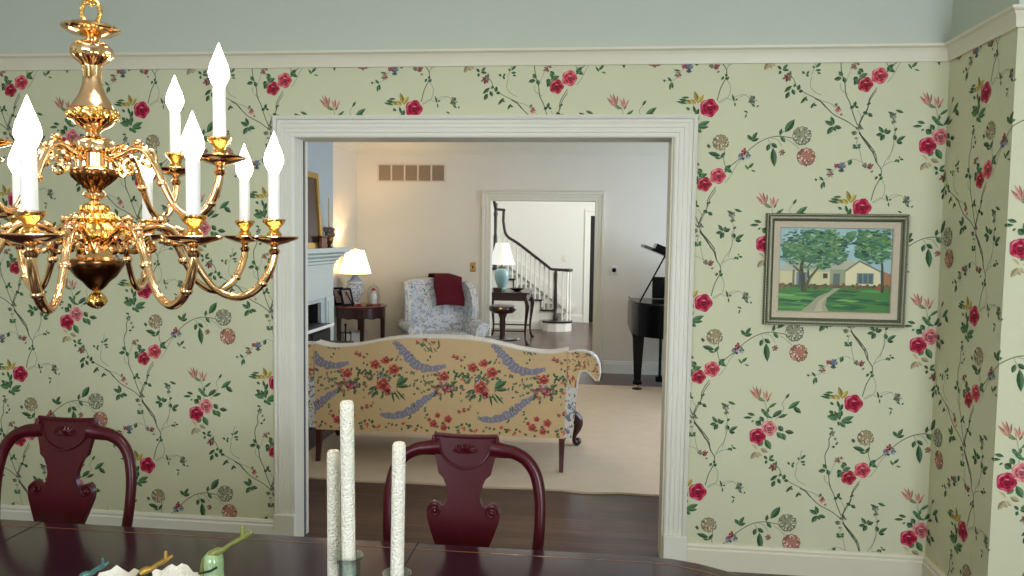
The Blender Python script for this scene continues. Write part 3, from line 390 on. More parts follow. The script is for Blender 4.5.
SOFA = json.loads('''[["s","ribbon",0.054,[[-1.396,0.883],[-1.352,0.848],[-1.307,0.798],[-1.232,0.728],[-1.144,0.701],[-1.026,0.724]]],["s","ribbon",0.051,[[-1.098,0.527],[-1.172,0.48],[-1.231,0.427],[-1.29,0.388],[-1.394,0.354],[-1.491,0.365]]],["r","coral",0.0482,-1.473,0.577],["r","coral",0.034,-1.53,0.718],["r","coral",0.0283,-1.451,0.75],["r","coral",0.0383,-1.395,0.686],["r","red",0.0227,-1.44,0.537],["b","bluegray",0.0283,-1.492,0.641],["b","olive",0.0142,-1.544,0.541],["b","olive",0.0142,-1.544,0.492],["b","olive",0.017,-1.432,0.633],["l","g",0.0198,[-1.545,0.644],[-1.59,0.657]],["l","g",0.0198,[-1.545,0.634],[-1.567,0.606]],["l","g",0.017,[-1.515,0.608],[-1.492,0.66]],["l","g",0.0312,[-1.38,0.576],[-1.306,0.623]],["l","g",0.0227,[-1.373,0.581],[-1.336,0.636]],["l","g",0.0198,[-1.38,0.569],[-1.298,0.571]],["l","g",0.0113,[-1.41,0.538],[-1.394,0.465]],["l","g",0.0113,[-1.395,0.539],[-1.357,0.481]],["l","g",0.0113,[-1.38,0.546],[-1.32,0.482]],["l","g",0.017,[-1.514,0.564],[-1.567,0.54]],["l","g",0.017,[-1.507,0.535],[-1.544,0.496]],["l","g",0.0142,[-1.469,0.521],[-1.477,0.484]],["l","g",0.0142,[-1.56,0.695],[-1.545,0.725]],["l","g",0.0142,[-1.425,0.743],[-1.403,0.766]],["l","g",0.0142,[-1.366,0.694],[-1.336,0.702]],["r","coral",0.0368,-1.04,0.646],["b","tanred",0.0482,-1.04,0.588],["b","tanred",0.0312,-1.091,0.557],["b","tanred",0.034,-0.988,0.56],["b","red",0.0283,-1.025,0.552],["l","olive",0.0113,[-1.244,0.674],[-1.26,0.661]],["l","olive",0.0113,[-1.258,0.679],[-1.274,0.667]],["l","olive",0.0113,[-1.127,0.566],[-1.125,0.586]],["l","olive",0.0113,[-1.246,0.604],[-1.249,0.584]],["l","olive",0.0113,[-1.255,0.673],[-1.25,0.653]],["l","olive",0.0113,[-1.125,0.561],[-1.118,0.581]],["l","olive",0.0113,[-1.148,0.663],[-1.155,0.643]],["l","olive",0.0113,[-1.177,0.575],[-1.164,0.592]],["l","olive",0.0113,[-1.134,0.68],[-1.151,0.692]],["l","olive",0.0113,[-1.169,0.612],[-1.16,0.594]],["l","olive",0.0113,[-1.203,0.678],[-1.185,0.686]],["l","olive",0.0113,[-1.136,0.606],[-1.143,0.586]],["l","olive",0.0113,[-1.129,0.602],[-1.114,0.617]],["l","olive",0.0113,[-1.139,0.612],[-1.157,0.601]],["l","olive",0.0113,[-1.182,0.623],[-1.171,0.606]],["l","olive",0.0113,[-1.231,0.56],[-1.211,0.555]],["l","olive",0.0113,[-1.276,0.589],[-1.279,0.568]],["l","olive",0.0113,[-1.193,0.616],[-1.204,0.599]],["l","olive",0.0113,[-1.114,0.663],[-1.132,0.652]],["l","olive",0.0113,[-1.249,0.588],[-1.252,0.568]],["l","olive",0.0113,[-1.223,0.571],[-1.231,0.552]],["l","olive",0.0113,[-1.188,0.547],[-1.171,0.535]],["l","olive",0.0113,[-1.273,0.653],[-1.272,0.673]],["l","olive",0.0113,[-1.179,0.655],[-1.189,0.636]],["l","olive",0.0113,[-1.253,0.616],[-1.233,0.612]],["l","olive",0.0113,[-1.164,0.549],[-1.145,0.555]],["l","g",0.0128,[-0.914,0.562],[-0.894,0.56]],["l","g",0.0128,[-0.95,0.559],[-0.947,0.58]],["l","g",0.0128,[-0.94,0.563],[-0.956,0.577]],["l","g",0.0128,[-0.909,0.659],[-0.901,0.64]],["l","g",0.0128,[-0.939,0.681],[-0.954,0.666]],["l","g",0.0128,[-0.897,0.654],[-0.877,0.653]],["l","g",0.0128,[-0.971,0.675],[-0.967,0.695]],["l","g",0.0128,[-0.945,0.658],[-0.928,0.647]],["l","g",0.0128,[-0.895,0.64],[-0.89,0.621]],["l","g",0.0128,[-0.97,0.692],[-0.96,0.674]],["l","g",0.0128,[-0.92,0.679],[-0.9,0.675]],["l","g",0.0128,[-0.935,0.664],[-0.915,0.666]],["l","g",0.0128,[-0.964,0.623],[-0.961,0.643]],["l","g",0.0128,[-0.94,0.557],[-0.961,0.553]],["r","coral",0.0283,-1.111,0.314],["r","coral",0.0283,-1.008,0.35],["r","coral",0.0198,-1.082,0.374],["r","coral",0.0255,-1.037,0.29],["r","coral",0.0142,-1.141,0.342],["l","g",0.0128,[-1.098,0.299],[-1.075,0.294]],["l","g",0.0128,[-1.056,0.312],[-1.038,0.328]],["l","g",0.0128,[-0.959,0.298],[-0.936,0.294]],["l","g",0.0128,[-1.095,0.311],[-1.089,0.289]],["l","g",0.0128,[-1.1,0.265],[-1.085,0.247]],["l","g",0.0128,[-1.143,0.259],[-1.165,0.267]],["l","g",0.0128,[-0.922,0.306],[-0.903,0.321]],["l","g",0.0128,[-1.001,0.275],[-1.002,0.298]],["l","g",0.0128,[-1.039,0.324],[-1.033,0.302]],["l","g",0.0128,[-0.949,0.269],[-0.928,0.28]],["b","coral",0.017,-1.619,0.405],["b","coral",0.0198,-1.589,0.416],["b","coral",0.0142,-1.559,0.426],["b","coral",0.017,-1.665,0.792],["b","coral",0.0184,-1.635,0.781],["b","coral",0.0128,-1.605,0.767],["b","coral",0.017,-1.226,0.881],["b","coral",0.0198,-1.175,0.897],["b","coral",0.017,-1.116,0.884],["l","coral",0.0128,[-1.502,0.269],[-1.496,0.289]],["l","coral",0.0128,[-1.513,0.284],[-1.508,0.264]],["l","olive",0.0128,[-1.269,0.299],[-1.286,0.286]],["l","coral",0.0128,[-1.634,0.242],[-1.614,0.248]],["l","olive",0.0128,[-1.575,0.283],[-1.591,0.297]],["l","coral",0.0128,[-1.336,0.315],[-1.326,0.298]],["l","olive",0.0128,[-1.438,0.284],[-1.455,0.271]],["l","g",0.0128,[-1.561,0.31],[-1.543,0.321]],["l","olive",0.0128,[-1.365,0.301],[-1.381,0.288]],["l","g",0.0128,[-1.231,0.287],[-1.216,0.302]],["l","coral",0.0128,[-1.59,0.268],[-1.581,0.288]],["l","g",0.0128,[-1.283,0.29],[-1.304,0.293]],["l","coral",0.0128,[-1.632,0.261],[-1.616,0.248]],["l","olive",0.0128,[-1.238,0.283],[-1.224,0.268]],["l","olive",0.0128,[-1.631,0.249],[-1.614,0.261]],["l","coral",0.0128,[-1.251,0.268],[-1.233,0.258]],["l","olive",0.0128,[-1.443,0.301],[-1.422,0.305]],["l","g",0.0128,[-1.554,0.278],[-1.533,0.283]],["l","olive",0.0128,[-1.633,0.246],[-1.627,0.266]],["l","olive",0.0128,[-1.414,0.287],[-1.401,0.304]],["l","olive",0.0128,[-1.638,0.248],[-1.631,0.229]],["l","coral",0.0128,[-1.205,0.293],[-1.19,0.279]],["l","g",0.0128,[-1.587,0.251],[-1.578,0.232]],["l","g",0.0128,[-1.507,0.255],[-1.508,0.234]],["l","coral",0.0128,[-1.315,0.32],[-1.322,0.3]],["l","coral",0.0128,[-1.616,0.255],[-1.633,0.267]],["l","olive",0.0128,[-1.634,0.291],[-1.622,0.308]],["l","g",0.0128,[-1.556,0.298],[-1.542,0.315]],["l","olive",0.0128,[-1.331,0.279],[-1.339,0.259]],["l","coral",0.0128,[-1.279,0.284],[-1.259,0.293]],["l","g",0.0128,[-1.276,0.281],[-1.296,0.273]],["l","olive",0.0128,[-1.545,0.271],[-1.524,0.274]],["l","coral",0.0128,[-1.605,0.303],[-1.591,0.287]],["l","coral",0.0128,[-1.582,0.249],[-1.597,0.233]],["l","g",0.0085,[-1.093,0.836],[-1.071,0.86]],["l","olive",0.0085,[-1.162,0.815],[-1.181,0.84]],["l","g",0.0085,[-1.176,0.861],[-1.202,0.878]],["l","olive",0.0085,[-1.14,0.829],[-1.164,0.85]],["l","olive",0.0085,[-1.09,0.816],[-1.111,0.84]],["l","g",0.0085,[-1.116,0.812],[-1.14,0.833]],["l","g",0.0085,[-1.203,0.847],[-1.18,0.87]],["l","olive",0.0085,[-1.124,0.824],[-1.136,0.853]],["l","g",0.0085,[-1.078,0.868],[-1.079,0.9]],["l","olive",0.0085,[-1.179,0.866],[-1.19,0.895]],["l","olive",0.0085,[-1.075,0.856],[-1.081,0.887]],["l","g",0.0085,[-1.183,0.852],[-1.21,0.87]],["l","olive",0.0085,[-1.075,0.852],[-1.071,0.884]],["l","g",0.0085,[-1.162,0.855],[-1.188,0.873]],["l","olive",0.0085,[-1.152,0.813],[-1.144,0.844]],["l","olive",0.0085,[-1.127,0.861],[-1.15,0.882]],["l","g",0.0099,[-1.38,0.518],[-1.4,0.515]],["l","g",0.0099,[-1.546,0.72],[-1.552,0.701]],["l","olive",0.0099,[-1.538,0.435],[-1.547,0.452]],["l","olive",0.0099,[-1.611,0.714],[-1.611,0.733]],["l","g",0.0099,[-1.604,0.678],[-1.59,0.665]],["l","olive",0.0099,[-1.187,0.524],[-1.202,0.535]],["l","g",0.0099,[-1.259,0.515],[-1.24,0.521]],["l","olive",0.0099,[-1.343,0.492],[-1.346,0.511]],["l","tanred",0.0099,[-1.372,0.769],[-1.362,0.785]],["l","olive",0.0099,[-1.369,0.655],[-1.359,0.639]],["l","tanred",0.0099,[-1.365,0.572],[-1.371,0.554]],["l","g",0.0099,[-1.457,0.646],[-1.474,0.637]],["l","olive",0.0099,[-1.481,0.496],[-1.488,0.478]],["l","g",0.0099,[-1.577,0.782],[-1.593,0.794]],["l","olive",0.0099,[-1.505,0.559],[-1.524,0.555]],["l","tanred",0.0099,[-1.184,0.622],[-1.187,0.641]],["l","olive",0.0099,[-1.454,0.757],[-1.473,0.76]],["l","olive",0.0099,[-1.566,0.522],[-1.55,0.533]],["l","g",0.0099,[-1.161,0.428],[-1.177,0.417]],["l","olive",0.0099,[-1.217,0.744],[-1.234,0.752]],["l","g",0.0099,[-1.233,0.607],[-1.224,0.624]],["l","g",0.0099,[-1.18,0.395],[-1.165,0.409]],["l","olive",0.0099,[-1.321,0.579],[-1.302,0.581]],["l","olive",0.0099,[-1.164,0.763],[-1.146,0.759]],["l","olive",0.0099,[-1.6,0.492],[-1.61,0.475]],["l","g",0.0099,[-1.277,0.791],[-1.258,0.794]],["l","g",0.0099,[-1.584,0.725],[-1.587,0.706]],["l","olive",0.0099,[-1.18,0.354],[-1.161,0.354]],["l","olive",0.0099,[-1.514,0.715],[-1.516,0.734]],["l","tanred",0.0099,[-1.219,0.7],[-1.233,0.687]],["l","olive",0.0099,[-1.603,0.628],[-1.583,0.632]],["l","tanred",0.0099,[-1.344,0.703],[-1.339,0.685]],["l","tanred",0.0099,[-1.461,0.735],[-1.48,0.732]],["l","tanred",0.0099,[-1.162,0.713],[-1.162,0.732]],["l","olive",0.0099,[-1.151,0.379],[-1.167,0.368]],["l","olive",0.0099,[-1.493,0.581],[-1.474,0.578]],["l","olive",0.0099,[-1.319,0.502],[-1.331,0.517]],["l","g",0.0099,[-1.576,0.332],[-1.566,0.315]],["l","olive",0.0099,[-1.273,0.371],[-1.273,0.351]],["l","olive",0.0099,[-1.182,0.598],[-1.167,0.586]],["l","g",0.0099,[-1.616,0.546],[-1.61,0.528]],["l","olive",0.0099,[-1.498,0.409],[-1.483,0.397]],["l","g",0.0099,[-1.473,0.553],[-1.483,0.569]],["l","g",0.0099,[-1.292,0.339],[-1.276,0.351]],["l","olive",0.0099,[-1.246,0.44],[-1.255,0.457]],["l","olive",0.0099,[-1.602,0.674],[-1.612,0.656]],["l","g",0.0099,[-1.136,0.772],[-1.136,0.791]],["l","g",0.0099,[-1.148,0.367],[-1.156,0.384]],["l","tanred",0.0099,[-1.288,0.716],[-1.272,0.726]],["l","tanred",0.0099,[-1.568,0.739],[-1.556,0.725]],["l","tanred",0.0099,[-1.323,0.595],[-1.331,0.577]],["l","g",0.0099,[-1.252,0.421],[-1.251,0.44]],["l","olive",0.0099,[-1.53,0.659],[-1.536,0.64]],["l","olive",0.0099,[-1.337,0.749],[-1.351,0.762]],["l","olive",0.0099,[-1.43,0.571],[-1.415,0.559]],["l","olive",0.0099,[-1.525,0.664],[-1.506,0.667]],["l","olive",0.0099,[-1.609,0.78],[-1.615,0.762]],["l","olive",0.0099,[-1.158,0.6],[-1.14,0.595]],["l","tanred",0.0099,[-1.225,0.441],[-1.214,0.425]],["l","olive",0.0099,[-1.315,0.67],[-1.296,0.67]],["l","coral",0.0142,[-1.579,0.564],[-1.605,0.555]],["l","g",0.0142,[-1.476,0.537],[-1.469,0.512]],["l","coral",0.0142,[-1.588,0.623],[-1.613,0.632]],["l","g",0.0142,[-1.445,0.529],[-1.431,0.507]],["l","g",0.0142,[-1.456,0.527],[-1.445,0.503]],["l","g",0.0142,[-1.515,0.557],[-1.528,0.534]],["l","g",0.0142,[-1.536,0.556],[-1.556,0.538]],["l","olive",0.0142,[-1.461,0.562],[-1.444,0.543]],["l","tanred",0.0142,[-1.54,0.625],[-1.561,0.641]],["l","tanred",0.0142,[-1.559,0.607],[-1.585,0.613]],["l","g",0.0142,[-1.404,0.636],[-1.38,0.648]],["l","tanred",0.0142,[-1.436,0.618],[-1.411,0.629]],["l","olive",0.0142,[-1.446,0.605],[-1.42,0.612]],["l","olive",0.0142,[-1.558,0.525],[-1.576,0.504]],["l","g",0.0142,[-1.59,0.587],[-1.617,0.586]],["l","olive",0.0142,[-1.431,0.646],[-1.411,0.665]],["l","g",0.0142,[-1.436,0.533],[-1.419,0.513]],["l","tanred",0.0142,[-1.451,0.656],[-1.437,0.679]],["l","g",0.0142,[-1.457,0.627],[-1.438,0.647]],["l","g",0.0142,[-1.474,0.668],[-1.469,0.694]],["l","tanred",0.0142,[-1.454,0.528],[-1.442,0.504]],["l","olive",0.0142,[-1.591,0.577],[-1.618,0.572]],["l","g",0.0142,[-1.551,0.657],[-1.568,0.678]],["l","olive",0.0142,[-1.531,0.681],[-1.541,0.706]],["l","g",0.0142,[-1.509,0.531],[-1.515,0.505]],["l","tanred",0.0142,[-1.539,0.531],[-1.555,0.508]],["l","g",0.0142,[-0.981,0.564],[-0.957,0.554]],["l","g",0.0142,[-1.014,0.662],[-1.006,0.687]],["l","olive",0.0142,[-1.058,0.509],[-1.063,0.483]],["l","g",0.0142,[-1.019,0.631],[-1.008,0.655]],["l","g",0.0142,[-0.999,0.59],[-0.972,0.591]],["l","g",0.0142,[-0.973,0.608],[-0.948,0.616]],["l","tanred",0.0142,[-1.08,0.567],[-1.104,0.554]],["l","g",0.0142,[-1.078,0.646],[-1.091,0.669]],["l","g",0.0142,[-1.056,0.624],[-1.065,0.649]],["l","olive",0.0142,[-0.98,0.567],[-0.956,0.557]],["l","g",0.0142,[-0.967,0.645],[-0.947,0.662]],["l","tanred",0.0142,[-1.066,0.539],[-1.078,0.515]],["l","g",0.0142,[-0.99,0.54],[-0.972,0.521]],["l","g",0.0142,[-1.068,0.618],[-1.085,0.638]],["l","g",0.0142,[-0.993,0.526],[-0.978,0.505]],["l","g",0.0142,[-1.093,0.646],[-1.109,0.666]],["l","g",0.0142,[-1.092,0.528],[-1.109,0.506]],["l","g",0.0142,[-1.082,0.541],[-1.099,0.52]],["l","g",0.0142,[-1.131,0.559],[-1.157,0.55]],["l","g",0.0142,[-1.111,0.603],[-1.136,0.61]],["l","g",0.0142,[-0.986,0.6],[-0.96,0.606]],["l","coral",0.0142,[-1.073,0.654],[-1.084,0.678]],["l","olive",0.0142,[-0.994,0.605],[-0.969,0.615]],["l","tanred",0.0142,[-1.063,0.539],[-1.073,0.515]],["l","g",0.0142,[-1.06,0.648],[-1.067,0.673]],["l","olive",0.0142,[-1.055,0.534],[-1.062,0.508]],["l","tanred",0.0142,[-1.472,0.631],[-1.483,0.606]],["l","coral",0.0142,[-1.471,0.73],[-1.488,0.749]],["l","g",0.0142,[-1.367,0.657],[-1.345,0.642]],["l","g",0.0142,[-1.479,0.702],[-1.506,0.705]],["l","olive",0.0142,[-1.389,0.746],[-1.37,0.765]],["l","coral",0.0142,[-1.432,0.655],[-1.427,0.629]],["l","coral",0.0142,[-1.493,0.656],[-1.513,0.638]],["l","g",0.0142,[-1.45,0.663],[-1.457,0.637]],["l","g",0.0142,[-1.407,0.68],[-1.385,0.665]],["l","g",0.0142,[-1.475,0.672],[-1.496,0.655]],["l","tanred",0.0142,[-1.522,0.724],[-1.547,0.732]],["l","olive",0.0142,[-1.522,0.7],[-1.549,0.701]],["l","coral",0.0142,[-1.385,0.701],[-1.358,0.701]],["l","g",0.0142,[-1.496,0.722],[-1.52,0.733]]]''')
# ================================================================ THE SETTING
XL, XR = -3.9, 3.3          # dining room
YB = -5.7; ZR0, ZR1 = 2.452, 2.529; ZC = 3.05
WX0, WX1 = -1.533, .345      # clear opening to the living room
CX0, CX1 = -1.531, .355     # inner edge of its casing
OT = 2.106; WT = .18
XCOR, YPAN = 1.591, -.585   # recess corner, front of pier
LX0, LX1, LY0, LY1, LZ = -2.957, 2.9, WT, 5.557, 2.75
FX0, FX1, FY0, FY1, FZ = -3.6, 1.6, 5.697, 11.2, 4.9
DX0, DX1, DT = -1.286, -.036, 2.06   # far doorway

SH = shapes(WP)
OFFS = [(-.5+.5+i*.716+(.004 if i > 0 else 0), i*.4655+j*.931) for i in range(-8, 5) for j in range(-6, 7)]
def wall_paper(name, plain, regions, parent=None):
    """plain(mb) adds the ground; regions: (u0,u1,z0,z1,f)"""
    mb = MB(); plain(mb)
    for (u0, u1, z0, z1, f) in regions: stamp(mb, SH, OFFS, (u0, u1, z0, z1), f)
    o = build(name, mb, ['wallpaper_ground', 'printed_ink'], smooth=False); o['kind'] = 'structure'; return o
def pl_main(mb):
    mb.box(XL-.1, WX0-.02, 0, WT, 0, ZR1).box(WX1+.02, XCOR+.1, 0, WT, 0, ZR1).box(WX0-.02, WX1+.02, 0, WT, OT+.02, ZR1)
fm = lambda u, z, d: (u, -d, z)
wall_paper('wall_front', pl_main, [(XL, CX0-.10, .1, ZR0+.01, fm), (CX0-.10, CX1+.1, 2.19, ZR0+.01, fm), (CX1+.1, XCOR, .1, ZR0+.01, fm)])
wall_paper('wall_recess', lambda mb: mb.box(XCOR, XCOR+.1, YPAN+.1, 0, 0, ZR1), [(XCOR, XCOR-YPAN, .1, ZR0+.01, lambda u, z, d: (XCOR-d, -(u-XCOR), z))])
wall_paper('wall_pier', lambda mb: mb.box(XCOR, XR+.1, YPAN, YPAN+.1, 0, ZR1), [(XCOR-YPAN, XCOR-YPAN+XR-XCOR, .1, ZR0+.01, lambda u, z, d: (XCOR+(u-XCOR+YPAN), YPAN-d, z))])
wall_paper('wall_left', lambda mb: mb.box(XL-.1, XL, YB, 0, 0, ZR1), [(-2.3+XL, XL, .1, ZR0, lambda u, z, d: (XL+d, (u-XL)*1., z))])
struct('wall_right', MB().box(XR, XR+.1, YB, YPAN, 0, ZR1), 'wallpaper_ground')
# painted frieze above the rail
mb = MB(); mb.box(XL, XCOR+.1, 0, WT, ZR1, ZC).box(XCOR, XCOR+.1, YPAN+.1, 0, ZR1, ZC).box(XCOR, XR, YPAN, YPAN+.1, ZR1, ZC).box(XL-.1, XL, YB, 0, ZR1, ZC).box(XR, XR+.1, YB, YPAN, ZR1, ZC)
struct('wall_frieze', mb, 'frieze_paint')
# back wall with two windows
wz0, wz1 = .85, 2.25; wins = [(-2.9, -1.5), (.9, 2.5)]
mb = MB(); mb.box(XL-.1, XR+.1, YB-.1, YB, 0, wz0).box(XL-.1, XR+.1, YB-.1, YB, wz1, ZC)
xs = [XL-.1]+[v for w in wins for v in w]+[XR+.1]
for i in range(0, 6, 2): mb.box(xs[i], xs[i+1], YB-.1, YB, wz0, wz1)
struct('wall_back', mb, 'wallpaper_ground')
for k, (a, b) in enumerate(wins):
    mb = MB()
    for x in (a, b-.05, (a+b)/2-.015): mb.box(x, x+.05, YB-.07, YB-.02, wz0, wz1)
    for z in (wz0, wz1-.05, (wz0+wz1)/2-.02): mb.box(a, b, YB-.07, YB-.02, z, z+.05)
    struct('window_%d' % (k+1), mb, 'white_trim')
struct('ceiling', MB().box(XL-.1, XR+.1, YB-.1, WT, ZC, ZC+.1), 'ceiling_paint')
struct('floor', MB().box(XL-.1, XR+.1, YB-.1, FY1+.1, -.1, 0), 'dark_planks')

# moulding swept along a path in plan (corners mitred); profile = (out from wall, z)
def sweep(path, prof, side=-1, mb=None):
    mb = mb or MB(); P = [Vector((x, y, 0)) for x, y in path]; n = len(P); dirs = [(P[i+1]-P[i]).normalized() for i in range(n-1)]
    rings = []
    for i, p in enumerate(P):
        a = dirs[max(i-1, 0)]; b = dirs[min(i, n-2)]
        na = Vector((a.y, -a.x, 0))*(-side); nb = Vector((b.y, -b.x, 0))*(-side)
        m = (na+nb); m = m/(m.dot(na)) if m.dot(na) > 1e-6 else na
        rings.append([(p.x+m.x*o, p.y+m.y*o, z) for o, z in prof])
    return mb.loft(rings)
RAIL = [(0, ZR0), (.012, ZR0), (.015, ZR0+.012), (.018, ZR0+.045), (.024, ZR0+.052), (.026, ZR0+.058), (.04, ZR0+.066), (.042, ZR1), (0, ZR1)]
BASE = [(0, 0), (.018, 0), (.018, .098), (.012, .106), (.014, .116), (.008, .128), (0, .13)]
dpath = [(XL, YB), (XL, 0), (XCOR, 0), (XCOR, YPAN), (XR, YPAN), (XR, YB)]
struct('trim_1', sweep(dpath, RAIL), 'cream_trim', smooth=True, label='picture rail moulding around the dining room')
struct('baseboard_left', sweep([(XL, YB), (XL, 0), (-1.645, 0)], BASE), 'white_trim')
struct('baseboard_right', sweep([(.468, 0), (XCOR, 0), (XCOR, YPAN), (XR, YPAN), (XR, YB)], BASE), 'cream_trim')
# fluted casing, mitred round an opening. prof = (distance from inner edge, out)
def casing(x0, x1, zt, y, out, prof, z0=0., mb=None):
    mb = mb or MB()
    n = len(prof); rings = []
    rings.append([(x0-d, y+out*h, z0) for d, h in prof]); rings.append([(x0-d, y+out*h, zt+d) for d, h in prof])
    rings.append([(x1+d, y+out*h, zt+d) for d, h in prof]); rings.append([(x1+d, y+out*h, z0) for d, h in prof])
    return mb.loft(rings)
CAS = [(0, 0), (0, .016), (.012, .02), (.014, .012), (.030, .012), (.034, .018), (.044, .018), (.048, .013), (.062, .013), (.066, .018), (.076, .018), (.080, .013), (.094, .013), (.098, .018), (.110, .018), (.114, .013), (.120, .013), (.124, .028), (.137, .032), (.150, .026), (.150, 0)]
struct('trim_2', casing(CX0, CX1, OT+.0, 0, -1, [(d*.72, h) for d, h in CAS], .165), 'white_trim', label='fluted casing around the wide opening')
mb = MB(); mb.box(CX0-.110, CX0+.002, -.036, -.0, 0, .167, .003).box(CX1-.002, CX1+.112, -.036, 0, 0, .167, .003)
struct('trim_3', mb, 'white_trim', label='plinth blocks below the casing')
# jamb lining, left side with the slot of a pocket door
mb = MB(); mb.box(WX0-.02, WX0, 0, .115, 0, OT).box(WX0-.02, WX0, .148, WT, 0, OT).box(WX1, WX1+.02, 0, WT, 0, OT).box(WX0-.02, WX1+.02, 0, WT, OT, OT+.02)
struct('trim_4', mb, 'cream_trim', label='jamb lining of the wide opening')
struct('slot_shade_strip', MB().box(WX0-.019, WX0-.004, .118, .145, 0.003, OT), 'slot_shadow_blue', label='dark strip painted as the shade in the pocket door slot')  # dark blue strip stands for the shade inside the slot

# ---------------- living room shell
def fill(mb, x0, x1, y0, y1, h, zt): return mb
struct('wall_living_near', MB().box(LX0-.1, WX0-.02, WT, WT+.03, 0, LZ).box(WX1+.02, LX1+.1, WT, WT+.03, 0, LZ).box(WX0-.02, WX1+.02, WT, WT+.03, OT+.02, LZ), 'beige_paint')
struct('wall_living_left', MB().box(LX0-.1, LX0, WT, LY1+.14, 0, LZ), 'beige_paint')
mb = MB(); mb.box(LX0-.1, DX0-.02, LY1, LY1+.14, 0, LZ).box(DX1+.02, LX1+.1, LY1, LY1+.14, 0, LZ).box(DX0-.02, DX1+.02, LY1, LY1+.14, DT+.02, LZ)
struct('wall_living_far', mb, 'beige_paint')
mb = MB(); lw = [(1.2, 2.5), (3.2, 4.9)]; mb.box(LX1, LX1+.1, WT, LY1, 0, .5).box(LX1, LX1+.1, WT, LY1, 2.2, LZ)
ys = [WT, 1.2, 2.5, 3.2, 4.9, LY1]
for i in (0, 2, 4): mb.box(LX1, LX1+.1, ys[i], ys[i+1], .5, 2.2)
struct('wall_living_right', mb, 'beige_paint')
for k, (a, b) in enumerate(lw):
    mb = MB()
    for y in (a, b-.05, (a+b)/2-.02): mb.box(LX1+.02, LX1+.07, y, y+.05, .5, 2.2)
    for z in (.5, 2.15, 1.33): mb.box(LX1+.02, LX1+.07, a, b, z, z+.05)
    struct('window_%d' % (k+3), mb, 'white_trim')
struct('ceiling_living', MB().box(LX0-.1, LX1+.1, WT, LY1+.14, LZ, LZ+.1), 'ceiling_paint')
CROWN = [(0, 2.61), (.012, 2.61), (.016, 2.64), (.05, 2.69), (.07, 2.72), (.09, 2.75), (0, 2.75)]
BX0, BX1, BY0, BY1 = LX0, -2.6, 1.75, 3.65    # chimney breast
struct('trim_5', sweep([(LX0, WT+.03), (LX0, BY0), (BX1, BY0), (BX1, BY1), (LX0, BY1), (LX0, LY1), (LX1, LY1), (LX1, WT+.03)], CROWN), 'cream_trim', smooth=True, label='crown moulding of the living room')
LB = [(0, 0), (.018, 0), (.018, .12), (.010, .128), (.010, .145), (0, .152)]
struct('baseboard_living_left', sweep([(LX0, BY1), (LX0, LY1), (DX0-.142, LY1)], LB), 'white_trim')
struct('baseboard_living_right', sweep([(DX1+.122, LY1), (LX1, LY1), (LX1, WT+.03)], LB), 'white_trim')
mb = MB(); FOY0, FOY1, FOZ = 2.15, 3.28, .98
mb.box(BX0, BX1, BY0, FOY0, 0, LZ).box(BX0, BX1, FOY1, BY1, 0, LZ).box(BX0, BX1, FOY0, FOY1, FOZ, LZ)
struct('wall_chimney', mb, 'breast_paint')
struct('wall_firebox', MB().box(BX0+.001, BX0+.02, FOY0, FOY1, 0.001, FOZ).box(BX0+.02, BX1-.02, FOY0, FOY0+.01, .001, FOZ).box(BX0+.02, BX1-.02, FOY1-.01, FOY1, .001, FOZ).box(BX0+.02, BX1-.02, FOY0+.01, FOY1-.01, FOZ-.01, FOZ), 'soot')
DC = [(0, 0), (0, .012), (.01, .016), (.045, .016), (.05, .02), (.085, .02), (.092, .030), (.118, .032), (.122, .022), (.122, 0)]
struct('trim_6', casing(DX0, DX1, DT, LY1, -1, [(d*.92, h) for d, h in DC]), 'cream_trim', label='casing around the far doorway')
mb = MB(); mb.box(DX0-.02, DX0, LY1, LY1+.14, 0, DT).box(DX1, DX1+.02, LY1, LY1+.14, 0, DT).box(DX0-.02, DX1+.02, LY1, LY1+.14, DT, DT+.02)
struct('trim_7', mb, 'white_trim', label='jamb lining of the far doorway')

# ---------------- foyer shell
struct('wall_foyer_left', MB().box(FX0-.1, FX0, FY0, FY1, 0, FZ), 'foyer_paint')
struct('wall_foyer_right', MB().box(FX1, FX1+.1, FY0, FY1, 0, FZ), 'foyer_paint')
struct('wall_foyer_near', MB().box(FX0, DX0-.02, FY0-.001, FY0+.03, 0, FZ).box(DX1+.02, FX1, FY0-.001, FY0+.03, 0, FZ).box(DX0-.02, DX1+.02, FY0-.001, FY0+.03, DT+.02, FZ), 'foyer_paint')
bx0, bx1 = -.135, .75
struct('wall_foyer_back', MB().box(FX0, bx0, FY1, FY1+.1, 0, FZ).box(bx1, FX1, FY1, FY1+.1, 0, FZ).box(bx0, bx1, FY1, FY1+.1, 2.05, FZ), 'foyer_paint')
struct('ceiling_foyer', MB().box(FX0-.1, FX1+.1, FY0, FY1+.1, FZ, FZ+.1), 'ceiling_paint')
struct('trim_8', casing(bx0, bx1, 2.05, FY1, -1, [(d*.9, h) for d, h in DC]), 'white_trim', label='casing of the dark foyer doorway')
mb = MB().box(bx0, bx1, FY1+.03, FY1+.07, 0.004, 2.05)
for (a, b, c, d) in [(.1, .4, .2, .95), (.5, .8, .2, .95), (.1, .4, 1.1, 1.9), (.5, .8, 1.1, 1.9)]:
    mb.box(bx0+a, bx0+b-.03, FY1+.02, FY1+.03, c, d)
d2 = struct('doorway_shade', mb, 'doorway_dark', label='black door panel standing in for the unlit foyer doorway, seen as a slit')  # near-black panel takes the place of the darkness in an open doorway
struct('baseboard_foyer', sweep([(-.75, FY1), (bx0-.11, FY1)], LB), 'white_trim')

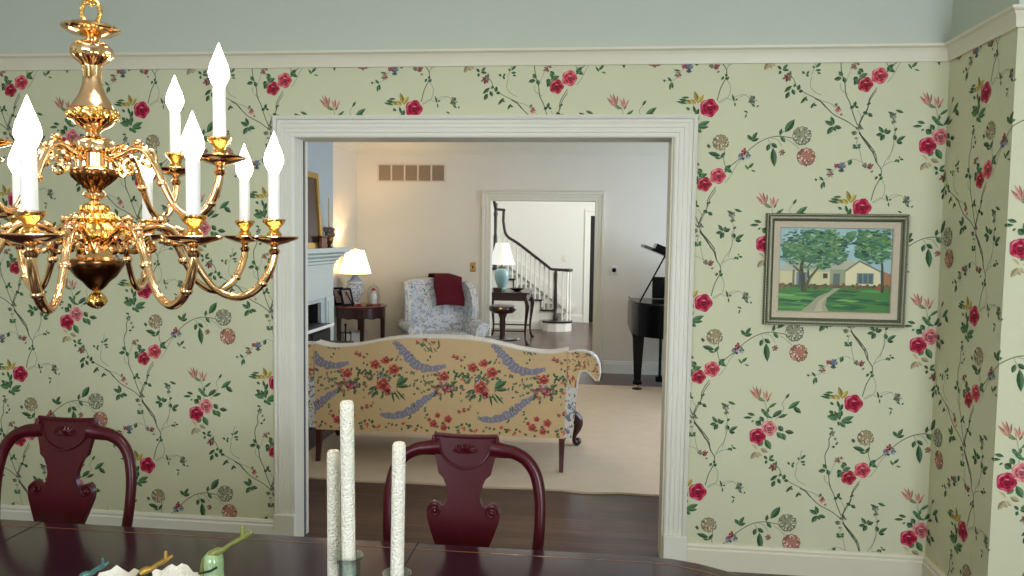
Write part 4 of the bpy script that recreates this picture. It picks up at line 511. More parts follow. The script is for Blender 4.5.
# ================================================================ WALL FITTINGS
t = thing('air_vent', 'wide return-air vent with five louvred panels high on the far wall', 'vent', (-2.275, LY1, 2.385))
mb = MB(); mb.box(-2.70, -1.85, LY1-.008, LY1-.001, 2.275, 2.292).box(-2.70, -1.85, LY1-.008, LY1-.001, 2.478, 2.495)
for i in range(6): x = -2.70+i*(.85-.02)/5; mb.box(x, x+.02, LY1-.008, LY1-.001, 2.29, 2.48)
build('frame', mb, 'vent_frame', t)
for i in range(5):
    mb = MB(); x = -2.70+.02+i*.166; mb.box(x, x+.146, LY1-.003, LY1-.001, 2.292, 2.478)
    for k in range(9):
        z = 2.298+k*.02; mb.add([(x, LY1-.003, z), (x+.146, LY1-.003, z), (x+.146, LY1-.008, z+.013), (x, LY1-.008, z+.013)], [(0, 1, 2, 3)])
    build('louvre_panel', mb, 'vent_metal', t)
t = thing('wall_switch', 'brass switch plate on the far wall beside the doorway', 'switch', (-1.502, LY1, 1.25))
build('plate', MB().box(-1.537, -1.467, LY1-.008, LY1, 1.192, 1.308, .003), 'brass', t)
build('toggle', MB().box(-1.512, -1.492, LY1-.022, LY1-.008, 1.232, 1.268, .004), 'dark_brass', t)
t = thing('thermostat', 'small white thermostat with a dark dial on the wall near the piano', 'thermostat', (.204, LY1, 1.246))
build('plate', MB().box(.165, .243, LY1-.014, LY1+.002, 1.19, 1.30, .004), 'plate_white', t)
build('dial', MB().prism([(.204+.026*cos(a*pi/8), 1.246+.026*sin(a*pi/8)) for a in range(16)], LY1-.024, LY1-.014, lambda a, b, d: (a, d, b)), 'black_lacquer', t)
t = thing('wall_switch', 'small pale switch plate on the foyer wall above the stair foot', 'switch', (-.63, FY1, 1.23))
build('plate', MB().box(-.67, -.59, FY1-.008, FY1, 1.17, 1.29, .003), 'cream_trim', t)
build('toggle', MB().box(-.64, -.62, FY1-.02, FY1-.008, 1.21, 1.25, .003), 'plate_white', t)

# ================================================================ FRAMED PAINTING
t = thing('framed_painting', 'landscape painting of a cream house behind trees in a bronze beaded frame', 'painting', (1.117, 0, 1.485), rz=0)
x0, x1, z0, z1 = .795, 1.440, 1.221, 1.751
def rect_frame(x0, x1, z0, z1, prof, y=0.):   # prof: (inset, out)
    rings = []
    for d, h in prof: rings.append([(x0+d, y-h, z0+d), (x1-d, y-h, z0+d), (x1-d, y-h, z1-d), (x0+d, y-h, z1-d)])
    mb = MB(); n = len(rings); o = 0
    for r in rings: mb.v.extend(r)
    for k in range(n):
        kk = (k+1) % n
        for i in range(4): j = (i+1) % 4; mb.face((k*4+i, k*4+j, kk*4+j, kk*4+i))
    return mb
fr = rect_frame(x0, x1, z0, z1, [(0, .004), (0, .022), (.005, .028), (.010, .026), (.013, .034), (.026, .034), (.030, .026), (.037, .022), (.037, .004)])
build('frame', fr, 'frame_bronze', t, smooth=False)
mb = MB(); per = []
for i in range(86): per.append((x0+.0195+(x1-x0-.039)*i/86, z0+.0195)); per.append((x0+.0195+(x1-x0-.039)*i/86, z1-.0195))
for i in range(70): per.append((x0+.0195, z0+.0195+(z1-z0-.039)*i/70)); per.append((x1-.0195, z0+.0195+(z1-z0-.039)*i/70))
for (a, b) in per: mb.sphere((a, -.0355, b), .0034, 6)
per = []
for i in range(84): per += [(x0+.005+(x1-x0-.01)*i/84, z0+.005), (x0+.005+(x1-x0-.01)*i/84, z1-.005)]
for i in range(68): per += [(x0+.005, z0+.005+(z1-z0-.01)*i/68), (x1-.005, z0+.005+(z1-z0-.01)*i/68)]
for (a, b) in per: mb.sphere((a, -.0285, b), .0030, 6)
build('beading', mb, 'frame_bead', t)
build('liner', rect_frame(x0+.037, x1-.037, z0+.037, z1-.037, [(0, .004), (0, .022), (.024, .018), (.028, .020), (.031, .016), (.031, .004)]), 'frame_liner', t, smooth=False)
ax0, ax1, az0, az1 = x0+.067, x1-.067, z0+.067, z1-.067
mb = MB(); mb.box(ax0-.003, ax1+.003, -.006, -.002, az0-.003, az1+.003)
rnd = random.Random(11)
art = []
def A(pts, col, lay): art.append(([(ax0+u*(ax1-ax0), az1-v*(az1-az0)) for u, v in pts], col, lay))
def Bl(u, v, r, col, lay, n=9, j=.35, sy=1.25): A([(u+r*cos(2*pi*i/n)*(1+rnd.uniform(-j, j)), v+r*sy*sin(2*pi*i/n)*(1+rnd.uniform(-j, j))) for i in range(n)], col, lay)
A([(0, 0), (1, 0), (1, .7), (0, .7)], (160, 194, 198), 0)
for i in range(14): Bl(rnd.uniform(0, 1), rnd.uniform(0, .3), .06, (172, 206, 210), .2)
A([(.0, .5), (.12, .42), (.52, .42), (.6, .5), (.6, .7), (0, .7)], (206, 202, 158), .5)
A([(.0, .5), (.1, .38), (.62, .36), (.72, .42), (.56, .52), (.0, .52)], (178, 182, 160), .7)
A([(.57, .52), (.72, .38), (.9, .5), (.92, .7), (.57, .7)], (222, 216, 176), .9)
A([(.56, .53), (.72, .375), (.91, .5), (.91, .52), (.72, .40), (.58, .54)], (128, 128, 98), 1)
A([(.92, .5), (1, .54), (1, .7), (.92, .7)], (164, 120, 84), .9)
A([(.46, .49), (.6, .49), (.6, .7), (.46, .7)], (150, 158, 128), 1.1)
A([(.49, .54), (.55, .54), (.55, .69), (.49, .69)], (92, 110, 104), 1.2)
A([(.40, .54), (.44, .54), (.44, .60), (.40, .60)], (70, 70, 60), 1.2)
A([(.70, .53), (.85, .53), (.85, .66), (.70, .66)], (120, 144, 132), 1.2)
for k in range(3): A([(.715+k*.045, .54), (.75+k*.045, .54), (.75+k*.045, .65), (.715+k*.045, .65)], (84, 104, 112), 1.3)
A([(.16, .53), (.26, .53), (.26, .68), (.16, .68)], (120, 136, 136), 1.2); A([(.18, .54), (.24, .54), (.24, .68), (.18, .68)], (76, 92, 110), 1.3)
A([(.125, .5), (.145, .5), (.145, .68), (.125, .68)], (110, 120, 92), 1.3)
A([(0, .68), (1, .68), (1, .73), (0, .73)], (92, 92, 58), 1.5)
for i in range(40): Bl(rnd.uniform(0, 1), rnd.uniform(.675, .715), .018, rnd.choice([(122, 84, 60), (70, 92, 52), (96, 110, 60), (140, 96, 70)]), 1.6)
A([(0, .71), (1, .71), (1, 1), (0, 1)], (72, 128, 66), 1.55)
for i in range(46):
    u, v = rnd.uniform(0, 1), rnd.uniform(.74, .98)
    A([(u-.14, v), (u-.04, v-.018), (u+.12, v-.004), (u+.05, v+.016)], rnd.choice([(96, 156, 76), (54, 108, 60), (120, 174, 92), (44, 92, 58)]), 1.7+.004*i)
A([(.50, .715), (.56, .715), (.50, .77), (.44, .84), (.43, .92), (.46, 1), (.21, 1), (.28, .92), (.36, .82), (.46, .76)], (158, 160, 130), 1.9)
A([(.50, .73), (.46, .78), (.37, .87), (.33, 1), (.40, 1), (.40, .9), (.44, .82)], (182, 178, 150), 1.95)
def trunk(pts, w0, w1, col, lay):
    n = len(pts)
    for i in range(n-1):
        (a, b), (c, d) = pts[i], pts[i+1]; L = sqrt((c-a)**2+(d-b)**2); px, py = -(d-b)/L, (c-a)/L; wa = w0+(w1-w0)*i/(n-1); wb = w0+(w1-w0)*(i+1)/(n-1)
        A([(a+px*wa, b+py*wa), (c+px*wb, d+py*wb), (c-px*wb, d-py*wb), (a-px*wa, b-py*wa)], col, lay)
trunk([(.23, .76), (.22, .62), (.2, .48), (.22, .34)], .024, .012, (66, 72, 50), 2.2)
trunk([(.24, .74), (.28, .6), (.36, .46), (.44, .38)], .016, .006, (84, 88, 60), 2.2)
trunk([(.21, .55), (.12, .44), (.06, .36)], .012, .004, (80, 84, 58), 2.2)
trunk([(.27, .6), (.26, .46), (.32, .34)], .010, .004, (80, 84, 58), 2.2)
trunk([(.93, .76), (.925, .6), (.92, .44), (.9, .3)], .014, .008, (72, 72, 52), 2.2)
GR = [(44, 92, 60), (62, 120, 70), (92, 142, 76), (132, 166, 92), (48, 104, 88), (70, 132, 110), (36, 76, 58)]
for (u, v, ru, rv, n_) in ((.13, .26, .13, .14, 9), (.30, .14, .16, .13, 10), (.46, .22, .15, .14, 10), (.27, .30, .18, .12, 10), (.5, .34, .11, .09, 9), (.80, .13, .14, .12, 9), (.92, .22, .10, .14, 9), (.76, .30, .10, .08, 9), (.62, .10, .05, .06, 7)):
    for k in range(5):
        A([(min(.99, max(.01, u+ru*(1-.12*k)*cos(2*pi*i/18)*(1+rnd.uniform(-.22, .12))+.01*k)), min(.5, max(.01, v-.012*k+rv*(1-.16*k)*sin(2*pi*i/18)*(1+rnd.uniform(-.3, .15))))) for i in range(18)], [(64, 108, 74), (74, 122, 82), (84, 132, 84), (96, 142, 90), (110, 152, 98)][k], 2.4+.1*k+.01*rnd.random())
for i in range(620):
    a = rnd.uniform(0, 2*pi); q = sqrt(rnd.uniform(0, 1))
    if i % 3: u, v = .31+.32*q*cos(a), .24+.26*q*sin(a)
    else: u, v = .84+.18*q*cos(a), .19+.24*q*sin(a)
    if u < .02 or u > .98 or v < .02 or v > .5: continue
    L_, t_ = rnd.uniform(.010, .034), rnd.uniform(-.6, .6); w_ = L_*.45
    dx, dy = L_*cos(t_), L_*sin(t_)
    A([(u-dx, v-dy), (u-dx*.3-dy*.4, v-dy*.3+w_), (u+dx*.6, v+dy*.5+w_*.7), (u+dx, v+dy), (u+dx*.3, v+dy*.3-w_), (u-dx*.6, v-dy*.6-w_*.8)], shade(rnd.choice(GR+[(104, 150, 96), (84, 136, 100), (118, 160, 120), (150, 186, 170)]), rnd.uniform(.85, 1.1)), 3+.05*i)
art2 = []
for P, c, l in art:
    for ax_, lim, kl in ((0, ax0, False), (0, ax1, True), (1, az0, False), (1, az1, True)):
        if len(P) > 2: P = clip(P, ax_, lim, kl)
    if len(P) > 2: art2.append((P, c, l))
for k, (P, c, l) in enumerate(sorted(art2, key=lambda q: q[2])):
    mb.col = lin(c); mb.cur = 0; o = len(mb.v); mb.v.extend([(a, -.0064-.000013*k, b) for a, b in P]); mb.face(range(o, o+len(P)))
build('canvas', mb, 'canvas_paint', t, smooth=False)
# ================================================================ CHANDELIER
CHX, CHY = -.9245, -2.481
zz = lambda y: 2.039-.001823*y       # photograph row -> height on the stem axis
t = thing('chandelier', 'two-tier brass chandelier with white candle sleeves and lit flame bulbs', 'chandelier', (CHX, CHY, 1.47))
c0 = (CHX, CHY, 0)
px = .001823
def body(name, prof, m, n=28, mod=None):
    return build(name, MB().lathe([(r*px, zz(y)) for r, y in prof], c0, n, mod=mod), m, t)
body('canopy_dish', [(4, 20), (9, 22), (20, 24), (27, 27), (27, 29), (20, 33), (12, 35), (8, 37), (7, 40)], 'polished_brass')
body('knob', [(7, 40), (13, 42), (18, 46), (19, 50), (19, 53), (16, 58), (11, 62), (9, 65)], 'polished_brass', 36, lambda a, k: 1+.07*cos(9*a))
body('column', [(9, 65), (8.5, 75), (9.5, 84), (13, 94), (18, 102), (20, 107), (22, 108)], 'polished_brass')
body('rope_ring', [(20, 107), (23, 109), (24, 113), (23, 117), (20, 119)], 'brass', 60, lambda a, k: 1+.05*cos(20*a+k))
body('baluster', [(20, 119), (16, 124), (9, 128), (6, 131), (7, 134), (13, 136), (19, 141), (21, 147), (20, 150)], 'polished_brass', 36, lambda a, k: 1+(.06*cos(12*a) if 4 < k < 8 else 0))
body('upper_hub', [(20, 150), (17, 152), (17, 165), (20, 167), (21, 169)], 'polished_brass')
body('gadroon', [(21, 168), (22, 171), (20, 176), (15, 181), (10, 185), (7, 188)], 'dark_brass', 48, lambda a, k: 1+.07*cos(14*a))
body('neck', [(7, 188), (10, 191), (11, 194), (6, 197), (5, 200), (7, 201)], 'polished_brass')
body('dome', [(7, 201), (13, 204), (14, 208), (13, 209), (19, 212), (21, 217), (18, 219), (25, 223), (29, 229), (30, 234), (27, 238), (23, 240)], 'brass', 60, lambda a, k: 1+(.09*cos(14*a) if k in (2, 5, 7, 8, 9) else 0))
body('lower_hub', [(23, 240), (18, 241), (18, 256), (23, 258)], 'polished_brass', 8)
body('bowl', [(23, 258), (27, 260), (27, 264), (24, 268), (23, 270), (19, 276), (13, 281), (9, 286), (6, 289), (4, 290)], 'dark_brass')
body('finial', [(4, 290), (3.5, 292), (6, 294), (9, 298), (9.5, 301), (8, 305), (4, 308), (.5, 309)], 'brass', 30, lambda a, k: 1+.1*cos(5*a+k*1.2))
# loop and chain up to the ceiling
mb = MB(); R0 = .018; ring = [(CHX+R0*cos(a*pi/8), CHY, zz(20)+.016+R0*1.2*sin(a*pi/8)) for a in range(17)]; mb.tube(ring, .004, 8, False)
zc = zz(20)+.05; k = 0
while zc < ZC-.04:
    a0 = pi/2*(k % 2); pts = [(CHX+.011*cos(a*pi/8)*cos(a0), CHY+.011*cos(a*pi/8)*sin(a0), zc+.022*sin(a*pi/8)) for a in range(17)]
    mb.tube(pts, .0032, 6, False); zc += .034; k += 1
build('chain', mb, 'brass', t)
build('ceiling_rose', MB().lathe([(.065, ZC), (.06, ZC-.012), (.03, ZC-.03), (.008, ZC-.04)], c0, 24), 'polished_brass', t)
def arm(ang, R, zd, sc, hubz, hubr):
    ca, sa = cos(ang), sin(ang)
    Q = lambda r, z, s=0.: (CHX+ca*r-sa*s, CHY+sa*r+ca*s, z)
    d = lambda r, z: Q(r, zd+z*sc)
    k = R
    pts = [Q(hubr, hubz), d(.24*k, .012), d(.33*k, .022), d(.42*k, .018), d(.50*k, -.012), d(.57*k, -.055), d(.66*k, -.094), d(.78*k, -.110), d(.89*k, -.096), d(.965*k, -.064), d(1.0*k, -.03), d(k, -.008)]
    S = spline(pts, 5); n = len(S); rad = [.0060*sc*(1+.35*abs(sin(pi*i/n*2))) for i in range(n)]
    mb = MB().tube(S, rad, 10)
    # scroll and leaf ornament near the hub
    def spiral(cr, cz, r0, turns, s0, flip=1):
        P = [Q(cr+r0*(1-.8*i/26)*cos(s0+flip*turns*2*pi*i/26), cz+r0*(1-.8*i/26)*sin(s0+flip*turns*2*pi*i/26)) for i in range(27)]
        mb.tube(P, [.0052*sc*(1-.4*i/26) for i in range(27)], 8)
    spiral(hubr+.034*sc, hubz+.006, .024*sc, 1.3, pi, -1)
    spiral(.44*k, zd+.001*sc, .019*sc, 1.2, pi/2, -1)
    spiral(.30*k, zd-.014*sc, .016*sc, 1.2, pi/2, 1)
    for (r, z, l) in [(.26*k, .022, .022), (.36*k, .034, .024), (.47*k, .016, .018), (.40*k, -.006, .016)]:
        mb.sphere(Q(r, zd+z*sc), l*.42*sc, 8, 1, 1, .8)
    for r, z in ((.545*k, -.045), (.93*k, -.083)): mb.sphere(Q(r, zd+z*sc), .0105*sc, 10, 1, 1, .8)
    A_ = build('arm', mb, 'polished_brass', t)
    c = (*Q(R, zd)[:2], zd)
    build('drip_pan', MB().lathe([(.005, -.03), (.009, -.026), (.011, -.02), (.006, -.015), (.008, -.010), (.022, -.006), (.043, .002), (.046, .006), (.044, .0075), (.022, .0015), (.009, .000)], c, 28), 'polished_brass', A_)
    build('candle_cup', MB().lathe([(.009, .001), (.013, .004), (.014, .012), (.009, .018), (.010, .023), (.017, .030), (.021, .037), (.021, .040), (.012, .041)], c, 24), 'brass', A_)
    build('candle_sleeve', MB().lathe([(.0115, .040), (.0112, .06), (.0112, .126), (.009, .128)], c, 20), 'candle_white', A_)
    build('bulb', MB().lathe([(.008, .127), (.013, .136), (.0175, .147), (.018, .154), (.0155, .166), (.010, .180), (.005, .193), (.0015, .203), (.0001, .206)], c, 20), 'bulb_glow', A_)
yaw = radians(6.2)
for k in range(8): arm(yaw+radians((-81 if k else -77)+45*k), .32, 1.608, 1., zz(247), .030)
for k in range(4): arm(yaw+radians(-10+90*k), .252, 1.750, .92, zz(158), .030)

# ================================================================ DINING TABLE
t = thing('dining_table', 'long dark mahogany dining table with inlaid border and rounded ends', 'table', (-1.05, -2.33, 0))
TC, TY, HW, ST, EA = -1.05, -2.33, .60, 1.20, .45
def outline(ins=0., n=20):
    P = []
    for i in range(n+1):
        a = -pi/2+pi*i/n; P.append((TC+ST+(EA-ins)*cos(a), TY+(HW-ins)*sin(a)))
    for i in range(n+1):
        a = pi/2+pi*i/n; P.append((TC-ST+(EA-ins)*cos(a), TY+(HW-ins)*sin(a)))
    return P
mb = MB(); f3 = lambda i, z: [(x, y, z) for x, y in outline(i)]
mb.loft([f3(.012, .732), f3(.002, .737), f3(0, .745), f3(.001, .752), f3(.006, .758), f3(.014, .760)])
build('tabletop', mb, 'mahogany_table', t, angle=60)
mb = MB(); a, b = outline(.050), outline(.054); n = len(a); o = 0
mb.v = [(x, y, .7603) for x, y in a]+[(x, y, .7603) for x, y in b]
for i in range(n): j = (i+1) % n; mb.face((i, j, n+j, n+i))
build('inlay', mb, 'table_inlay', t, smooth=False)
for x in (-.483, -1.617): build('leaf_seam', MB().box(x-.0012, x+.0012, TY-HW+.003, TY+HW-.003, .7596, .7604), 'soot', t, smooth=False)
mb = MB(); mb.prism(outline(.10), .655, .732, lambda a, b, d: (a, b, d)); build('apron', mb, 'mahogany_table', t)
for sx in (-1, 1):
    cx = TC+sx*.8
    build('pedestal', MB().lathe([(.05, .655), (.06, .60), (.04, .56), (.05, .50), (.085, .40), (.08, .33), (.05, .28), (.06, .24), (.07, .20), (.05, .16)], (cx, TY, 0), 24), 'mahogany_table', t)
    for k in range(4):
        a = pi/4+k*pi/2; D = lambda r, z: (cx+r*cos(a), TY+r*sin(a), z)
        build('foot', MB().tube(spline([D(.03, .20), D(.12, .21), D(.22, .14), D(.30, .05), D(.36, .022)], 4), sample([.034, .03, .025, .022, .02], 4), 10), 'mahogany_table', t)

# ================================================================ DINING CHAIRS
def dining_chair():
    t = thing('dining_chair', '', 'chair')
    W = 'mahogany_chair'
    fb = lambda x, d, z: (x, d-.0+ (.06*((z-.46)/.54)), z)    # rake of the back
    F = lambda x, z, d: (x, d+.085*((z-.46)/.54)**1.0, z)
    half = [(.055, .47), (.070, .58), (.078, .64), (.098, .69), (.114, .735), (.116, .758), (.110, .778), (.098, .788), (.082, .784), (.070, .774), (.060, .778), (.053, .795), (.052, .815), (.058, .84), (.068, .862), (.083, .875), (.086, .89), (.096, .93), (.1025, .965), (.104, .985), (.101, .996)]
    top = [(.07, .990), (.03, .991), (0, .992)]
    hs = half+top
    out = [(x, z) for x, z in hs]+[(-x, z) for x, z in hs[::-1][1:]]
    mb = MB(); mb.prism(out, -.010, .010, lambda a, b, d: F(a, b, d))
    for s in (-1, 1):      # rolled ears, volutes
        S = [F(s*.090+.024*s*(1-.75*i/20)*cos(s*0+2.6*pi*i/20)*.9, .762+.022*(1-.75*i/20)*sin(2.6*pi*i/20), -.012) for i in range(21)]
        mb.tube(S, .0045, 6)
        mb.sphere(F(s*.090, .762, -.014), .008, 8)
    build('splat', mb, W, t, angle=35)
    mb = MB()              # carved crest: raised rim, shell and swag
    mb.tube([F(x/20*.101, .989+.004*abs(x/20)**2, -.006) for x in range(-20, 21)], .008, 8)
    for s in (-1, 1): mb.tube([F(s*.100, .992, -.012), F(s*.101, .975, -.014), F(s*.096, .962, -.012)], [.007, .007, .004], 8)
    for k in range(9):
        a = pi*(k+.5)/9; mb.tube([F(.006*cos(a), .943-.003, -.011), F(.022*cos(a), .943+.014*sin(a), -.016), F(.040*cos(a), .943+.026*sin(a), -.011)], [.003, .0055, .003], 6)
    mb.tube(spline([F(-.085, .955, -.011), F(-.060, .918, -.013), F(-.03, .900, -.014), F(0, .893, -.015), F(.03, .900, -.014), F(.060, .918, -.013), F(.085, .955, -.011)], 4), .004, 6)
    build('crest_carving', mb, W, t)
    for s in (-1, 1):
        pts = [F(s*.080, .955, 0), F(s*.115, .950, 0), F(s*.155, .944, 0), F(s*.195, .922, 0), F(s*.224, .880, 0), F(s*.238, .820, 0), F(s*.241, .76, 0), F(s*.238, .68, 0), F(s*.226, .58, 0), F(s*.205, .47, 0), (s*.195, .01, .40), (s*.200, .035, .22), (s*.205, .075, .0)]
        n_ = 5; S = spline(pts, n_); rad = sample([.030, .024, .021, .020, .0195, .019, .018, .018, .018, .019, .019, .018, .016], n_)
        build('back_leg', MB().tube(S, rad, 10, flat=(1, .8)), W, t, angle=60)
    def seat_o(k=1.): return [(x*k, -.24+(y+.24)*k) for x, y in [(-.20, 0), (.20, 0), (.235, -.12), (.255, -.30), (.25, -.42), (.22, -.47), (-.22, -.47), (-.25, -.42), (-.255, -.30), (-.235, -.12)]]
    build('seat_rail', MB().prism(seat_o(), .385, .445, lambda a, b, d: (a, b, d)), W, t, smooth=False)
    build('seat', MB().loft([[(x, y, .445) for x, y in seat_o(.96)], [(x, y, .465) for x, y in seat_o(.97)], [(x, y, .482) for x, y in seat_o(.90)], [(x, y, .490) for x, y in seat_o(.6)]]), 'seat_fabric', t, angle=70)
    build('shoe', MB().box(-.065, .065, -.022, .012, .445, .485, .004), W, t)
    for s in (-1, 1):
        S = spline([(s*.215, -.43, .40), (s*.232, -.45, .34), (s*.235, -.455, .28), (s*.220, -.44, .16), (s*.212, -.43, .08), (s*.225, -.45, .025), (s*.228, -.455, .0)], 4)
        build('front_leg', MB().tube(S, sample([.032, .036, .030, .019, .015, .028, .026], 4), 12), W, t)
    return t
ch = dining_chair(); ch.location = (-.400, -1.515, 0); ch['label'] = 'mahogany dining chair in front of the wide opening'; ch['group'] = 'dining chairs behind the table'
c2 = copy_tree(ch); c2.location = (-1.752, -1.515, 0); c2['label'] = 'mahogany dining chair standing against the floral wall under the chandelier'

# ================================================================ CANDLESTICKS AND CANDLES
def candlestick(x, y, ztop, label, wavy):
    t = thing('candlestick', label, 'candlestick', (x, y, .76), group='glass candlesticks on the table')
    h = ztop-.76
    m = (lambda a, k: 1+(.08*cos(5*a) if k >= 11 and wavy else 0))
    build('stem', MB().lathe([(.034, 0), (.035, .006), (.026, .014), (.014, .022), (.010, .04), (.016, .055), (.010, .07), (.008, h*.5), (.014, h*.5+.02), (.009, h*.5+.04), (.010, h-.062), (.017, h-.050)], (x, y, .7605), 20), 'crystal', t)
    build('socket', MB().lathe([(.017, h-.050), (.018, h-.03), (.0185, h-.012), (.022, h-.002), (.0235, h), (.021, h-.001), (.0155, h-.012), (.0145, h-.04), (.0001, h-.042)], (x, y, .7605), 30, mod=(lambda a, k: 1+(.05*cos(6*a) if wavy and 2 < k < 6 else 0))), 'crystal', t)
    return t
candlestick(-.386, -2.65, 1.107, 'crystal candlestick holding the tallest candle', True)
candlestick(-.307, -2.65, 1.083, 'crystal candlestick of the single candle in front of the chair arch', False)
candlestick(-.431, -2.59, 1.02, 'low crystal candlestick holding the shortest-standing candle', False)
def candle(x, y, z0, z1, r, lean, label):
    t = MB(); n = 12
    pr = [(r*.8, 0), (r*1.0, .008)]+[(r*1.02, (z1-z0)*k/10) for k in range(1, 10)]+[(r, z1-z0-.004), (r*.82, z1-z0), (r*.3, z1-z0-.002), (.0001, z1-z0-.003)]
    t.lathe(pr, (0, 0, 0), 20); t.xform(Matrix.Translation((x, y, z0)) @ Matrix.Rotation(lean, 4, 'Y'))
    e = thing('candle', label, 'candle', (x, y, z0), group='ivory honeycomb taper candles')
    build('wax', t, 'beeswax_cream', e, angle=60)
    tip = Matrix.Translation((x, y, z0)) @ Matrix.Rotation(lean, 4, 'Y') @ Vector((0, 0, z1-z0-.003))
    build('wick', MB().tube([tip, tip+Vector((0, 0, .004))], .0009, 6), 'beeswax_cream', e)
candle(-.386, -2.65, 1.068, 1.357, .0108, -.012, 'tall ivory honeycomb taper candle, highest of the three')
candle(-.307, -2.65, 1.045, 1.294, .0105, .010, 'ivory taper candle standing by itself beside the other two')
candle(-.431, -2.59, .985, 1.259, .0108, -.004, 'ivory taper candle close behind the tallest one')

# ================================================================ CENTREPIECE
CB = (-.945, -2.33)
def ruffle(a, k, n): return 1+ (.045*sin(11*a)+.03*sin(23*a+1))*(k/n)
t = thing('ceramic_bowl', 'crackled white ceramic bowl with a jagged ruffled rim on the table', 'bowl', (*CB, .76))
mb = MB(); n = 96; prof = [(.075, 0), (.10, .004), (.13, .02), (.165, .052), (.190, .082), (.186, .084), (.158, .056), (.12, .026), (.05, .016)]
o = 0; NP = len(prof)
for k, (r, z) in enumerate(prof):
    for i in range(n):
        a = 2*pi*i/n; e = (k/4 if k <= 4 else (8-k)/4)
        lift = (.010*sin(9*a)+.009*abs(sin(7*a+.4))+.006*sin(31*a))*max(0, e)**3
        if .05 < a < .38: lift += .030*max(0, 1-abs(a-.2)/.15)*max(0, e)**3
        rr = r*(1+.04*sin(11*a)*e); mb.v.append((CB[0]+rr*cos(a), CB[1]+rr*sin(a)*.8, .7605+z+lift))
for k in range(NP-1):
    for i in range(n): j = (i+1) % n; mb.face((k*n+i, k*n+j, (k+1)*n+j, (k+1)*n+i))
mb.face(list(range(n))[::-1]); mb.face([(NP-1)*n+i for i in range(n)])
build('shell', mb, 'crackled_glaze', t, angle=60)
def gourd(x, y, z, s, lean, body_m, label, bz):
    t = thing('ceramic_gourd', label, 'gourd', (x, y, z), group='ceramic gourds in the white bowl')
    b = [(.0001, 0), (.025, .004), (.036, .022), (.034, .045), (.024, .066), (.0185, .085), (.0175, .105), (.018, .120), (.016, .130), (.010, .137), (.0001, .140)]
    mb = MB().lathe([(r*s, h*s) for r, h in b], (x, y, z), 24, mod=lambda a, k: 1+.03*cos(6*a)); build('body', mb, body_m, t, angle=80)
    T = lambda a, h: (x+a*s, y-.004*s, z+h*s)
    S = spline([T(-.002, .132), T(.008, .139), T(.020, .143), T(.034, .154), T(.050, .163), T(.060, .170)], 5)
    mb = MB().tube(S, sample([.0100, .0085, .0060, .0048, .0052, .0060], 5), 10)
    for dx, dz in ((.012, .007), (-.003, .016)): mb.tube([T(.058, .168), T(.060+dx, .170+dz)], [.0055*s, .0038*s], 8); mb.sphere(T(.060+dx, .170+dz), .0040*s, 8)
    st = build('stem', mb, bz, t)
    # dark glazed rib curling over the shoulder
    S = spline([T(-.020, .085), T(-.021, .105), T(-.016, .125), T(-.004, .137)], 5)
    build('rib', MB().tube(S, [.0030*s]*len(S), 6), 'stem_glaze', t)
    S = spline([T(-.018, .104), T(-.010, .106), T(.004, .110), T(.016, .117)], 5); S = [Vector((p.x, y-.0190*s-.001, p.z)) for p in S]
    build('band', MB().tube(S, [.0020*s]*len(S), 6), 'dark_glaze', t)
gourd(-.790, -2.31, .790, 1.17, 0, 'green_glaze', 'pale green ceramic gourd with the tallest forked stem', 'stem_glaze')
gourd(-.945, -2.31, .780, .88, 0, 'dark_glaze', 'small dark gourd with a short twisted stem in the middle of the bowl', 'gold_leaf')
gourd(-1.075, -2.32, .780, .78, 0, 'teal_glaze', 'small teal gourd at the far side of the bowl from the green one', 'teal_glaze')
# ================================================================ RUG
t = thing('area_rug', 'large plain beige rug under the sofa', 'rug', (-.4, 2.9, 0))
mb = MB(); nx = 60
lo = [(-2.10+3.70*i/nx, 1.062+.010*sin(i*.5)+(.012*sin(i*.9) if i > 30 else 0)) for i in range(nx+1)]
out = lo+[(1.6, 4.70), (-2.10, 4.70)]
mb.prism(out, .0005, .013, lambda a, b, d: (a, b, d)); build('pile', mb, 'rug_wool', t, smooth=False)
RZ = .013

# ================================================================ CAMELBACK SOFA (seen from behind)
t = thing('camelback_sofa', 'camelback sofa in cream floral fabric seen from behind', 'sofa', (-1.08, 1.8, RZ))
SX0, SX1, SY = -1.975, -.185, 1.44
SMID = (SX0+SX1)/2
def ztop(x):
    u = (x-SMID)/((SX1-SX0)/2); a = abs(u)
    z = .918-.09*(1/(1+math.exp(-(a-.52)*9)))
    return z+.028*max(0, (a-.84)/.16)**1.5
N_ = 40
topl = [(SX0+(SX1-SX0)*i/N_, ztop(SX0+(SX1-SX0)*i/N_)) for i in range(N_+1)]
out = [(SX0+.015, .24), (SX1-.015, .245)]+topl[::-1]
mb = MB(); mb.prism(out, SY, SY+.14, lambda a, b, d: (a, d, b))
def fs(u, z, d):
    zt = ztop(min(max(u, SX0), SX1))-.004; return (u, SY-d, min(z, zt))
SSH = shapes(SOFA)
stamp(mb, SSH, [(k*.692, 0) for k in range(-3, 3)], (SX0+.008, SX1-.008, .25, .93), fs)
# the upper ribbon also runs down from the hump, half a repeat along
build('back', mb, ['sofa_ground', 'printed_ink'], t, smooth=False)
build('piping', MB().tube([(x, SY+.006, z) for x, z in topl], .008, 8).tube([(x, SY+.134, z) for x, z in topl], .008, 8).tube([(x, SY+.07, z-.004) for x, z in topl], [.02]*len(topl), 8, flat=(.45, 3.2), up=(0, 0, 1)), 'piping_cream', t)  # edge tubes; their pale colour also paints in the window-lit highlight
